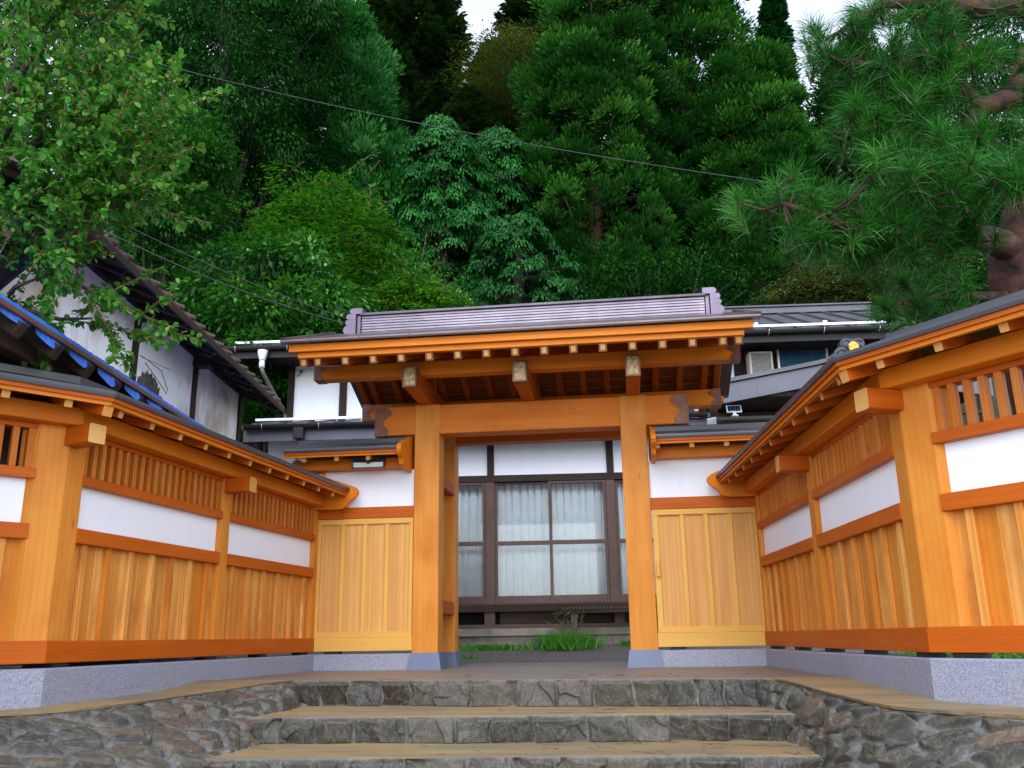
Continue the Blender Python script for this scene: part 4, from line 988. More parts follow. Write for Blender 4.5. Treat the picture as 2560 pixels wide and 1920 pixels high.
# bare patch where plaster fell off, and the eroded foot
b = MB(); n = 40; g = np.random.default_rng(8); V = []
for i in range(n+1):
    t = math.pi*i/n; rr = .40*(1+.06*g.normal()); V.append((-3.14-rr*math.cos(t)*.95, -.004, 2.74+rr*1.02*math.sin(t)))
m_ = len(V); b._add(V+[(p[0], .01, p[2]) for p in V], [list(range(m_)), list(range(m_, 2*m_))[::-1]]+[[i, (i+1) % m_, m_+(i+1) % m_, m_+i] for i in range(m_)])
b.build('bare_clay_patch', plain('bare_clay', (.12, .105, .08), .95, 0, .35, 14, bmp=1.0, bscale=40), kura)
b = MB(); V = [(-.62, -.003, 2.2)]
for i in range(21): t = i/20; V.append((-.62+.5*t, -.003, 2.45+.42*math.sin(t*2.6)+.05*g.normal()))
V.append((-.12, -.003, 2.2)); m_ = len(V); b._add(V+[(p[0], .01, p[2]) for p in V], [list(range(m_)), list(range(m_, 2*m_))[::-1]]+[[i, (i+1) % m_, m_+(i+1) % m_, m_+i] for i in range(m_)])
def streak():
    m, nt, b_ = mat('streaky_rotten_plaster'); tc = N(nt, 'ShaderNodeTexCoord').outputs['Object']
    n_ = noise(nt, mapping(nt, tc, (30, 30, 1.5)), 1.2, 5, .7); L(nt, ramp(nt, n_, .4, .62, (.05, .045, .03), (.50, .47, .36)), b_.inputs['Base Color']); b_.inputs['Roughness'].default_value = .95; return m
b.build('rotten_patch', streak(), kura)
b = MB(); b.tube([(-3.60, -.06, 3.22), (-3.50, -.10, 3.20), (-3.2, -.14, 3.16), (-2.95, -.12, 3.02), (-2.92, -.1, 2.98), (-3.1, -.1, 3.04), (-3.5, -.08, 3.17)], .0045, 6); b.tube([(-3.6, -.08, 3.2), (-2.9, -.12, 3.26)], .003, 5); b.build('wire_loop', CABLE, kura)
# lean-to below, its edge wrapped in blue tarpaulin
LZ = 2.27; LX0 = -9.4
b = MB(); b.extr([(.0, 2.93), (-.95, LZ+.02), (-.97, LZ-.02), (.0, 2.87)], LX0, -.9, lambda a, o, z: (a, o, z)); lr = b.build('lean_to_roof', BLUE, kura)
b = MB(); g = np.random.default_rng(3)
x = LX0
while x < -1.0:     # sagging skirt of the tarpaulin between the rafter tails
    w_ = g.uniform(.40, .48); n_ = 8; sg = g.uniform(.045, .085)
    top_ = [(x+w_*i/n_, -.975, LZ) for i in range(n_+1)]; bot_ = [(x+w_*i/n_, -.985+.02*math.sin(i), LZ-.02-sg*math.sin(math.pi*i/n_)*(1+.2*math.sin(i*2.1))) for i in range(n_+1)]
    b._add(top_+bot_, [[i, i+1, n_+2+i, n_+1+i] for i in range(n_)]); x += w_
b.build('tarpaulin_skirt', BLUE, lr, recalc=False)
b = MB()
for xx in np.arange(LX0, -.9, .05): b.box(xx, xx+.046, -.99, -.94, LZ+.01, LZ+.04+g.uniform(0, .008), ch=.006)
b.build('tarpaulin_edge', BLUE, lr)
kb('batten', [(LX0, -.9, -1.005, -.98, LZ-.025, LZ+.012)], plain('brown_batten', (.13, .06, .04), .6), lr)
for i in range(19): b = MB(); xx = LX0+.2+i*.45; b.beam((xx, -1.0, LZ-.11), (xx, .0, LZ+.53), .075, .10); b.build('rafter', W_OLD, lr)
kb('lean_to_beam', [(LX0, -.9, -.72, -.60, LZ-.10, LZ+.02), (LX0, -.9, -.30, -.22, 1.85, 1.99)], W_OLDG, lr)
kb('lean_to_wall', [(LX0, -1.0, -.34, -.26, -.1, 2.4)], plain('lean_to_boards', (.20, .19, .19), .8, 0, .3, 2), lr, ch=0)

# ------------------------------------------------------------------ vegetation
def unit(v): return v/(np.linalg.norm(v, axis=-1, keepdims=True)+1e-9)
def leafquads(P, D, Nn, ln, wd, g, droop=0.0, mid=.45):
    """rhombic leaves: base, side, tip, side"""
    D = unit(D); S = unit(np.cross(D, Nn)); n = len(P)
    ln = np.broadcast_to(ln, n)[:, None]; wd = np.broadcast_to(wd, n)[:, None]
    up = unit(np.cross(S, D))
    tip = P+D*ln; tip[:, 2] -= droop*ln[:, 0]
    m_ = P+D*ln*mid+up*ln*.04
    V = np.stack([P, m_+S*wd/2, tip, m_-S*wd/2], 1).reshape(-1, 3)
    F = np.arange(4*n).reshape(n, 4)
    return V, F
def rdir(g, n): return unit(g.normal(size=(n, 3)))
class Tree:
    def __init__(s, name, label, cat, base, group=None):
        s.t = thing(name, label, cat, tuple(base), 0, group); s.b = np.array(base, float)
        s.V = []; s.F = []; s.r = []; s.n = 0
    def add(s, V, F, r): s.V.append(V); s.F.append(F+s.n); s.r.append(np.repeat(r, 4)); s.n += len(V)
    def finish(s, m, limbs=(), bark=BARK, crown='crown', trunk='trunk'):
        if s.n: npmesh(crown, np.concatenate(s.V)-s.b, np.concatenate(s.F), m, r=np.clip(np.concatenate(s.r), 0, 1), parent=s.t)
        if limbs:
            b = MB()
            for p, rr in limbs: b.tube([Vector(np.array(q)-s.b) for q in p], rr, 8 if max(rr if hasattr(rr, '__len__') else [rr]) > .06 else 5, jit=.06)
            b.build(trunk, bark, s.t, recalc=False)
        return s.t
def gz(x, y): return float(hillz(np.array(x), np.array(y)))
def clumps_ellipsoid(g, n, c, rad, shell=.55, lump=.25):
    d = rdir(g, n); q = g.uniform(shell, 1, n)**.6
    q = q*(1+lump*(fbm(d*2.3+g.uniform(0, 50), 3)-.47)*2)
    return c+d*q[:, None]*rad, d
def broadleaf(name, label, dx, dt, db, hw, dep, m, nclump=170, per=230, lsize=(.16, .065), flat=.55, crad=(.5, .95), droop=.35, sd=1, layered=False, zb=None, group='trees on the slope behind the house', bright=.5, shell=.5, cat='tree', lump=.3):
    g = np.random.default_rng(sd)
    ct, cb = at(dx, dt, dep), at(dx, db, dep); c = (ct+cb)/2; rz = (ct[2]-cb[2])/2; rx = hw/PXM*dep
    base = np.array([c[0], c[1]+.5, gz(c[0], c[1]+.5) if zb is None else zb])
    t = Tree(name, label, cat, base, group)
    cc, dd = clumps_ellipsoid(g, nclump, c, np.array([rx, rx*.9, rz]), shell, lump)
    for k in range(nclump):
        n = int(per*g.uniform(.6, 1.3)); cr = g.uniform(*crad)*dep/28
        d = rdir(g, n); 
        if layered:
            P = cc[k]+d*np.array([cr*1.5, cr*1.5, cr*.16])*g.uniform(.2, 1, (n, 1))
            tilt = dd[k]*np.array([1, 1, 0]); P[:, 2] -= ((P-cc[k])@tilt)*.25
            D = d*np.array([1, 1, .1])+dd[k]*.6; Nn = np.array([0, 0, 1.])+rdir(g, n)*.35
        else:
            P = cc[k]+d*np.array([cr, cr, cr*flat])*(g.uniform(.55, 1, (n, 1)))
            D = d+dd[k]*.3; D[:, 2] -= droop; Nn = d*.6+np.array([0, 0, .7])+rdir(g, n)*.5
        s_ = g.uniform(.7, 1.25, n)
        V, F = leafquads(P, D, Nn, lsize[0]*s_, lsize[1]*s_, g, droop=.1)
        r = np.clip(g.normal(bright, .22, n)+.2*d[:, 2]+g.normal(0, .22), 0, 1)  # leaves facing up are lighter: light from above put into the colour
        t.add(V, F, r)
    if zb is not None: limbs = []; return t.finish(m, limbs, BARK)
    limbs = [([base, base+(c-base)*.5+g.normal(0, .2, 3), c, ct-np.array([0, 0, rz*.3])], [.28*dep/28, .22*dep/28, .12*dep/28, .03])]
    for k in g.choice(nclump, min(26, nclump), replace=False):
        f = g.uniform(.35, .95); p0 = base+(c-base)*f; limbs.append(([p0, (p0+cc[k])/2+np.array([0, 0, -.2]), cc[k]], [.07*dep/28, .045*dep/28, .012]))
    return t.finish(m, limbs, TWIGD if layered else BARK)
def spraytree(name, label, dx, dt, db, hw, dep, m, nbr=420, per=70, lsize=(.10, .042), sd=1, bright=.5, group='trees on the slope behind the house', blen=1.5, flat=.35, rise=.35, trunks=1):
    """feathery tree: many thin boughs, each a flat spray of small leaves"""
    g = np.random.default_rng(sd); sc = dep/22
    ct, cb = at(dx, dt, dep), at(dx, db, dep); c = (ct+cb)/2; rz = (ct[2]-cb[2])/2; rx = hw/PXM*dep
    base = np.array([c[0], c[1]+.4, gz(c[0], c[1]+.4)]); t = Tree(name, label, 'tree', base, group); limbs = []
    tr = [base+np.array([g.normal(0, .15), 0, 0]) for _ in range(trunks)]
    tt = [c+np.array([g.uniform(-.45, .45)*rx if trunks > 1 else 0, g.uniform(-.2, .2)*rx, rz*g.uniform(.55, .9)]) for _ in range(trunks)]
    for a, q in zip(tr, tt): limbs.append(([a, a+(q-a)*.5+g.normal(0, .12, 3), q], [.13*sc, .09*sc, .02]))
    for k in range(nbr):
        d = rdir(g, 1)[0]; d[2] = d[2]*.9+.12; d = unit(d); f = g.uniform(.35, 1.0)**.5*(1+.38*(fbm(d[None]*2.6+sd, 3)[0]-.47)*2)
        tip = c+d*np.array([rx, rx*.85, rz])*f; L_ = blen*sc*g.uniform(.55, 1.25)
        out = unit(d*np.array([1, 1, .15])+rdir(g, 1)[0]*.45); bd = unit(out+np.array([0, 0, rise*g.uniform(.2, 1.4)])); b0 = tip-bd*L_
        n = int(per*g.uniform(.6, 1.3)); s1 = g.uniform(.08, 1, n); side = unit(np.cross(bd, np.array([0, 0, 1.])))
        wv = g.uniform(-1, 1, n)*flat*L_*np.sin(np.pi*np.clip(s1*.75+.2, 0, 1)); arch = -.16*L_*s1**2*2
        P = b0+bd*L_*s1[:, None]+side*wv[:, None]+g.normal(0, .025*sc, (n, 3)); P[:, 2] += arch-np.abs(wv)*.22
        D = bd*.6+side*np.sign(wv)[:, None]*.8+rdir(g, n)*.35; D[:, 2] -= .25
        Nn = np.array([0, 0, 1.])+rdir(g, n)*.32; s_ = g.uniform(.65, 1.3, n)
        V, F = leafquads(P, D, Nn, lsize[0]*s_*sc, lsize[1]*s_*sc, g, droop=.12)
        t.add(V, F, np.clip(g.normal(bright, .17, n)+.18*(s1-.5)+g.normal(0, .2), 0, 1))
        if g.random() < .45:
            pth = [b0, b0+bd*L_*.35+np.array([0, 0, -.04*L_]), b0+bd*L_*.7+np.array([0, 0, -.16*L_])]
            limbs.append((pth, [.014*sc, .010*sc, .004]))
    return t.finish(m, limbs, TWIGD)
def conifer(name, label, dx, dt, db, hw, dep, m, kind='sugi', nclump=330, per=95, sd=1, lsize=(.26, .085), taper=1.0, lean=0, bark=BARK, group='trees on the slope behind the house', bright=.45):
    g = np.random.default_rng(sd)
    ct, cb = at(dx+lean, dt, dep), at(dx, db, dep); rx = hw/PXM*dep; sc = dep/30
    base = np.array([cb[0], cb[1], min(gz(cb[0], cb[1]), cb[2]-1)])
    t = Tree(name, label, 'tree', base, group); limbs = []
    ax = lambda f: cb+(ct-cb)*f
    limbs.append(([base, cb, ax(.5), ax(.97)], [.34*sc, .28*sc, .17*sc, .03]))
    prof = lambda f: rx*((1-f)**.75*taper+.015+.085*min(1, (1-f)*5)+max(0, 1-taper)*.8*(1-f**6))
    for k in range(nclump):
        f = g.uniform(0, 1)**1.1*.98; a = g.uniform(0, 2*math.pi); o = np.array([math.cos(a), math.sin(a), 0])
        if kind == 'hinoki':
            lob = 1+.45*(fbm(np.array([[math.cos(a)*1.6+sd, math.sin(a)*1.6, f*5.0]]), 3)[0]-.47)*2
            R = prof(f)*g.uniform(.5, 1.05)*lob; c = ax(f)+o*R; cr = g.uniform(.32, .62)*sc; n = int(per*g.uniform(.7, 1.4))
            th = g.uniform(-1.25, 1.25, n); s1 = g.uniform(.1, 1, n); az = np.stack([np.cos(a+th), np.sin(a+th), 0*th], 1)
            P = c+az*cr*s1[:, None]; P[:, 2] += cr*(.35*np.sin(s1*2.4)-.75*s1**2.2)+g.normal(0, .05*sc, n)
            D = az*(1.1-s1[:, None]*.5)+rdir(g, n)*.3; D[:, 2] -= .35+.9*s1; Nn = az*.5+np.array([0, 0, .8])+rdir(g, n)*.35; s_ = g.uniform(.7, 1.3, n)
            V, F = leafquads(P, D, Nn, lsize[0]*s_*sc, lsize[1]*s_*sc, g, droop=.1)
            t.add(V, F, np.clip(g.normal(bright, .15, n)+.15*(s1-.5)+g.normal(0, .22), 0, 1))
            if g.random() < .2: limbs.append(([ax(max(0, f-.03)), c], [.04*sc, .012]))
        elif kind == 'sugi':
            # rounded plumes pointing outward and up
            R = prof(f)*g.uniform(.55, 1.08); c = ax(f)+o*R; c[2] += g.normal(0, .2)
            R *= 1+.42*(fbm(np.array([[math.cos(a)*2.2+sd, math.sin(a)*2.2, f*9.0]]), 3)[0]-.47)*2; c = ax(f)+o*R; c[2] += g.normal(0, .25)
            cr = g.uniform(.28, .72)*sc; n = int(per*g.uniform(.7, 1.4)*(cr/sc/.5)**1.5)
            d = rdir(g, n); d[:, 2] = np.abs(d[:, 2])*.95-.22; d = unit(d+o*.35)
            P = c+d*np.array([cr, cr, cr*1.15])*g.uniform(.35, 1, (n, 1)); D = d+np.array([0, 0, .55])+o*.2+rdir(g, n)*.25
            Nn = rdir(g, n); s_ = g.uniform(.7, 1.3, n)
            V, F = leafquads(P, D, Nn, lsize[0]*s_*sc, lsize[1]*s_*sc, g, mid=.55)
            r = np.clip(g.normal(bright, .15, n)+.2*d[:, 2]+g.normal(0, .24), 0, 1); t.add(V, F, r)  # plume tops coloured lighter, as if lit from the sky
            if g.random() < .22: limbs.append(([ax(max(0, f-.05)), c], [.05*sc, .015]))
        else:
            # flat sprays along a branch
            R = prof(f)*g.uniform(.7, 1.1); b0 = ax(f); dr = -.22 if kind == 'fir' else -.42
            nb = int(per*g.uniform(.6, 1.2)); s1 = g.uniform(.15, 1, nb)**.7
            side = np.array([-o[1], o[0], 0]); wv = (g.uniform(-1, 1, nb))*(.30*R*(1.15-s1)+.12)
            tip = b0+o*R
            P = b0+o*R*s1[:, None]+side*wv[:, None]; P[:, 2] += dr*R*s1**1.5+(.10 if kind == 'fir' else 0)*R*s1**4*2+g.normal(0, .06*sc, nb)-np.abs(wv)*.25
            D = o*.8+side*np.sign(wv)[:, None]*.7+rdir(g, nb)*.25; D[:, 2] += (-.1 if kind == 'fir' else -.55)
            Nn = np.array([0, 0, 1.])+rdir(g, nb)*.45; s_ = g.uniform(.7, 1.3, nb)
            V, F = leafquads(P, D, Nn, lsize[0]*s_*sc, lsize[1]*s_*sc, g, mid=.5, droop=.15 if kind != 'fir' else 0)
            r = np.clip(g.normal(bright, .16, nb)+.3*(s1-.6)+g.normal(0, .1), 0, 1); t.add(V, F, r)
            if g.random() < .35: limbs.append(([b0, (b0+tip)/2+np.array([0, 0, dr*R*.3]), tip+np.array([0, 0, dr*R])], [.04*sc, .025*sc, .01]))
    return t.finish(m, limbs, bark)
# --- back rows, dark, closing the forest
S1 = (.17, .055)
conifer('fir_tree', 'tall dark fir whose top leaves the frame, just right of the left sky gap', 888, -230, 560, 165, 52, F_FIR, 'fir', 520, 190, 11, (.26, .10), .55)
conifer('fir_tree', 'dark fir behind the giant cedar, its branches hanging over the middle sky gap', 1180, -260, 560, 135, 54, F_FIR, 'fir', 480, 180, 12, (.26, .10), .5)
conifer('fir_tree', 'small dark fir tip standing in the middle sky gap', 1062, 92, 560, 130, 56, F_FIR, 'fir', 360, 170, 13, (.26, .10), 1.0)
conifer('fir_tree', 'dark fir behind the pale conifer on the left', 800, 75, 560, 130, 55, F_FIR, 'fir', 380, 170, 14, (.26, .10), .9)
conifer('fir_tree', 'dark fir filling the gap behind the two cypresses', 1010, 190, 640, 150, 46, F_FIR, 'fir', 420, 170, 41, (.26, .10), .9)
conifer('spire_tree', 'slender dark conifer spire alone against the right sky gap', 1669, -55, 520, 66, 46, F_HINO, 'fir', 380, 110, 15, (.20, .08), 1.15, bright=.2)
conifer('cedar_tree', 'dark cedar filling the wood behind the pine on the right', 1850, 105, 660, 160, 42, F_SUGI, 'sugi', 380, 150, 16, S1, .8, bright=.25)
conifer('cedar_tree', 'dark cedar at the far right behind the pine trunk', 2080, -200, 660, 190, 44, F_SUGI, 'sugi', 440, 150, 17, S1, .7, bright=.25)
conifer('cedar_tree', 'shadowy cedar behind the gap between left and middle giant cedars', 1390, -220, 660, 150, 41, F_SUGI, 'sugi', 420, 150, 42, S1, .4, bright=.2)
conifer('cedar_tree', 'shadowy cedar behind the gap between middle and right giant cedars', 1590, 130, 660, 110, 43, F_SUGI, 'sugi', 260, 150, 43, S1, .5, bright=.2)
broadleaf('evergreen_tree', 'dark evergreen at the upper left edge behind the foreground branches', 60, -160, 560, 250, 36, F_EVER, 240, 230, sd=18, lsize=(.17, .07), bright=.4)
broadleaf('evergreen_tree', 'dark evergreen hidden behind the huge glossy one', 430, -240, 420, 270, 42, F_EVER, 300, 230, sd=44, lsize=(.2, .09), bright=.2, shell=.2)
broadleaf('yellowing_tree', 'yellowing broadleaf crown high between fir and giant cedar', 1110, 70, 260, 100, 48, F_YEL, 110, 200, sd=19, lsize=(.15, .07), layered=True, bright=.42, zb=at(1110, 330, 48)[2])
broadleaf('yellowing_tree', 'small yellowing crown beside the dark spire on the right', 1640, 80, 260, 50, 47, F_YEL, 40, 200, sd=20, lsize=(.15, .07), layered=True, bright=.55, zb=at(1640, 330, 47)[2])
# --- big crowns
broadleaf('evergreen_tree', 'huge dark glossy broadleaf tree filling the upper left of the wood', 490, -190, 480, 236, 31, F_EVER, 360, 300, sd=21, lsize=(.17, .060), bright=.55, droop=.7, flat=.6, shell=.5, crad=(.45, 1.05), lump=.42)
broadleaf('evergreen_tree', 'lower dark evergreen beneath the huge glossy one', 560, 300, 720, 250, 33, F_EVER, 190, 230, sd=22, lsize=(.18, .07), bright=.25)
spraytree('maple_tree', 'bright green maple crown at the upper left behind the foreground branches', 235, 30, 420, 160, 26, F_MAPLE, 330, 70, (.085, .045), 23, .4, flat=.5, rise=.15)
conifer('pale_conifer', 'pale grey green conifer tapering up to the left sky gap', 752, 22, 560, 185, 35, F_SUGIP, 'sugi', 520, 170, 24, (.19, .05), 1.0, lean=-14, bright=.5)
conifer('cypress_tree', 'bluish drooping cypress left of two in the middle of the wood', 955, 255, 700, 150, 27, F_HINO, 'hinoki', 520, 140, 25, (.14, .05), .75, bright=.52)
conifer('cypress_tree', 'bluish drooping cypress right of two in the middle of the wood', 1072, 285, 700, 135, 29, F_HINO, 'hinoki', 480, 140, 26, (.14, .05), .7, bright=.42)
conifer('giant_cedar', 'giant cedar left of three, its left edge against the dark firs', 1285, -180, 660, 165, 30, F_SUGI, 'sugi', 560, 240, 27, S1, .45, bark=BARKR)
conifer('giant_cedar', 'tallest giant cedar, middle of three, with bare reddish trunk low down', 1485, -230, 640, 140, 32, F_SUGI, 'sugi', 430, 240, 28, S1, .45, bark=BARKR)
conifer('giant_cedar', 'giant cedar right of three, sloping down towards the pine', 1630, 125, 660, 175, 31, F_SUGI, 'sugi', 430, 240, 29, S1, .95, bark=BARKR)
conifer('cypress_tree', 'dark low cypress under the giant cedars beside the gate ridge', 1120, 470, 730, 150, 24, F_HINO, 'hinoki', 220, 110, 30, (.15, .06), .8, bright=.25)
broadleaf('shrub', 'dark low evergreen shrub mass under the giant cedars', 1400, 560, 740, 230, 25, F_SUGI, 120, 200, sd=31, lsize=(.13, .05), bright=.2, cat='shrub', lump=.5)
# --- nearer deciduous trees
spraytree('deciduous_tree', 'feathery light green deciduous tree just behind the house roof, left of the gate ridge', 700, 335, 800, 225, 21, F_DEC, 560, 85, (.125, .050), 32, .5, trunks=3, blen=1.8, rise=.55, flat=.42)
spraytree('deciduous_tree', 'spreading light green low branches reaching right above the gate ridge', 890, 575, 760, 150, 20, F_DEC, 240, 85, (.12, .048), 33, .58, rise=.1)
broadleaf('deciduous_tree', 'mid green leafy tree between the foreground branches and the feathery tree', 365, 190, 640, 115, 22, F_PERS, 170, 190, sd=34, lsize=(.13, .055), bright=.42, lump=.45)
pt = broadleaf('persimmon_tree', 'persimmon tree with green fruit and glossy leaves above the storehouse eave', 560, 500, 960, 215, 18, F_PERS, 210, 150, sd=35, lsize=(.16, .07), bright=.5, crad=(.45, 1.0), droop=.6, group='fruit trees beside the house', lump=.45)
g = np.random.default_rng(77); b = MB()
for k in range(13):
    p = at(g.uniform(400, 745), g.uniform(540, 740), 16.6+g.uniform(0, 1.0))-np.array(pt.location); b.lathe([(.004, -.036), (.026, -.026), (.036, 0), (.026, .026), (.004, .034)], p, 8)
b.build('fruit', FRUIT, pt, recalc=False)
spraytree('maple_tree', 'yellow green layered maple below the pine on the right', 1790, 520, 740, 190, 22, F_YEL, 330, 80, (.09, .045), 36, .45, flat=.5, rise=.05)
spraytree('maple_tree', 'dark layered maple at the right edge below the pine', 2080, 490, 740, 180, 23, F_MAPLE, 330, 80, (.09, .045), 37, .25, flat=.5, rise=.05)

# --- foreground tree on the left: orange twigs and round leaves
def twig_tree(name, label, base, limbs_in, m, g, ntw=9, leaf=(.058, .042), dens=60, spread=.55, bark=TWIG, low=2.85):
    t = Tree(name, label, 'tree', base); limbs = []; tw = []
    for li, (pts, r_) in enumerate(limbs_in):
        pts = np.array(pts, float); k = len(pts)
        limbs.append((pts, np.linspace(r_[0], r_[1], k)))
        seg = np.diff(pts, axis=0)
        for j in range(ntw if np.mean(pts[:, 2]) > low else max(3, ntw//4)):
            f = g.uniform(.12, 1)*(k-1); i = min(int(f), k-2); p = pts[i]+seg[i]*(f-i); d = unit(seg[i])
            dr = unit(d*.7+rdir(g, 1)[0]*.8+np.array([.25, -.1, .12])); L_ = g.uniform(.35, 1)*spread*1.6
            q = [p]; dd = dr.copy()
            for s_ in range(5): dd = unit(dd+rdir(g, 1)[0]*.16+np.array([0, 0, .02])); q.append(q[-1]+dd*L_/5)
            tw.append(np.array(q))
            for w_ in range(3):
                i2 = g.integers(1, 5); d2 = unit(dd+rdir(g, 1)[0]*.9); L2 = L_*g.uniform(.3, .6); q2 = [q[i2]]
                for s_ in range(3): d2 = unit(d2+rdir(g, 1)[0]*.2); q2.append(q2[-1]+d2*L2/3)
                tw.append(np.array(q2))
    b1 = MB()
    for q in tw:
        b1.tube([Vector(p-t.b) for p in q], np.linspace(.0065, .002, len(q)), 5)
        L_ = np.linalg.norm(np.diff(q, axis=0), axis=1).sum(); n = max(3, int(L_*dens)); f = g.uniform(.1, 1, n)*(len(q)-1); i = np.minimum(f.astype(int), len(q)-2)
        sg = q[i+1]-q[i]; P = q[i]+sg*(f-i)[:, None]; D = unit(sg)*.55+rdir(g, n)*.75; D[:, 2] -= .25
        Nn = np.array([0, 0, 1.])+rdir(g, n)*.65; s_ = g.uniform(.6, 1.2, n)
        # six point leaf: two rhombi side by side folded along the rib
        D = unit(D); S = unit(np.cross(D, Nn)); U = np.cross(S, D); ln = (leaf[0]*s_)[:, None]; wd = (leaf[1]*s_)[:, None]
        P = P+D*.008; A = P+D*ln*.28+S*wd*.42+U*wd*.10; B_ = P+D*ln*.72+S*wd*.42+U*wd*.08; T = P+D*ln; T[:, 2] -= ln[:, 0]*.08
        A2 = P+D*ln*.28-S*wd*.42+U*wd*.10; B2 = P+D*ln*.72-S*wd*.42+U*wd*.08
        V = np.stack([P, A, B_, T, A2, B2], 1).reshape(-1, 3); k0 = np.arange(n)*6
        F = np.concatenate([np.stack([k0, k0+1, k0+2, k0+3], 1), np.stack([k0, k0+3, k0+5, k0+4], 1)])
        r = np.clip(g.normal(.42, .2, n)+(f/(len(q)-1)-.5)*.25, 0, 1)
        t.V.append(V); t.F.append(F+t.n); t.r.append(np.repeat(r, 6)); t.n += len(V)
    b1.build('twigs', bark, t.t, recalc=False)
    t.finish(m, limbs, BARK); return t.t
g = np.random.default_rng(41)
B0 = at(-150, 1180, 7.2); B0[2] = -.02; B1 = at(-110, 760, 7.0)
lim = [([B0, at(-130, 950, 7.1), B1, at(-60, 640, 6.9), at(60, 540, 6.7), at(205, 492, 6.5)], (.13, .085))]
def lb(*p, r=(.035, .008)): lim.append(([at(q[0]*.74-12, q[1], q[2]) for q in p], r))
lb((-60, 640, 6.9), (-30, 420, 7.0), (40, 200, 7.2), (120, 20, 7.4), (190, -120, 7.4), r=(.06, .012))
lb((-40, 480, 7.0), (60, 390, 6.9), (180, 330, 6.9), (280, 250, 6.9)); lb((-20, 380, 7.0), (80, 250, 7.1), (190, 170, 7.2), (300, 150, 7.2))
lb((30, 230, 7.1), (100, 130, 7.1), (180, 60, 7.2), (250, 20, 7.2)); lb((60, 540, 6.7), (160, 440, 6.7), (290, 380, 6.7), (400, 335, 6.7))
lb((0, 590, 6.8), (110, 450, 6.6), (260, 400, 6.5), (360, 345, 6.4)); lb((120, 520, 6.6), (230, 440, 6.8), (330, 330, 7.0), (425, 262, 7.1))
lb((205, 492, 6.5), (260, 440, 6.5), (330, 420, 6.5)); lb((-60, 330, 7.0), (10, 180, 6.8), (40, 60, 6.7), (90, -40, 6.6))
lb((-60, 640, 6.9), (10, 650, 6.6), (90, 670, 6.4), (190, 690, 6.3), (285, 688, 6.2)); lb((-60, 700, 6.9), (30, 720, 6.6), (110, 750, 6.5), (190, 765, 6.4))
lb((-80, 700, 6.9), (-20, 690, 6.5), (60, 620, 6.3), (130, 600, 6.3)); lb((100, 530, 6.6), (140, 560, 6.5), (210, 600, 6.4), (290, 630, 6.3))
lb((-90, 560, 6.9), (-30, 520, 6.6), (40, 470, 6.5), (110, 430, 6.4)); lb((-60, 460, 6.8), (0, 330, 6.6), (60, 260, 6.5), (150, 240, 6.4)); lb((0, 300, 6.8), (90, 330, 6.7), (170, 290, 6.6), (240, 300, 6.6))
lim = [(p if k == 0 else [at(*q) for q in p] , r) for k, (p, r) in enumerate(lim)] if False else lim
twig_tree('quince_tree', 'foreground tree at the left edge with orange twigs and small round leaves', B0, lim, F_LEFT, g, ntw=12, dens=80)
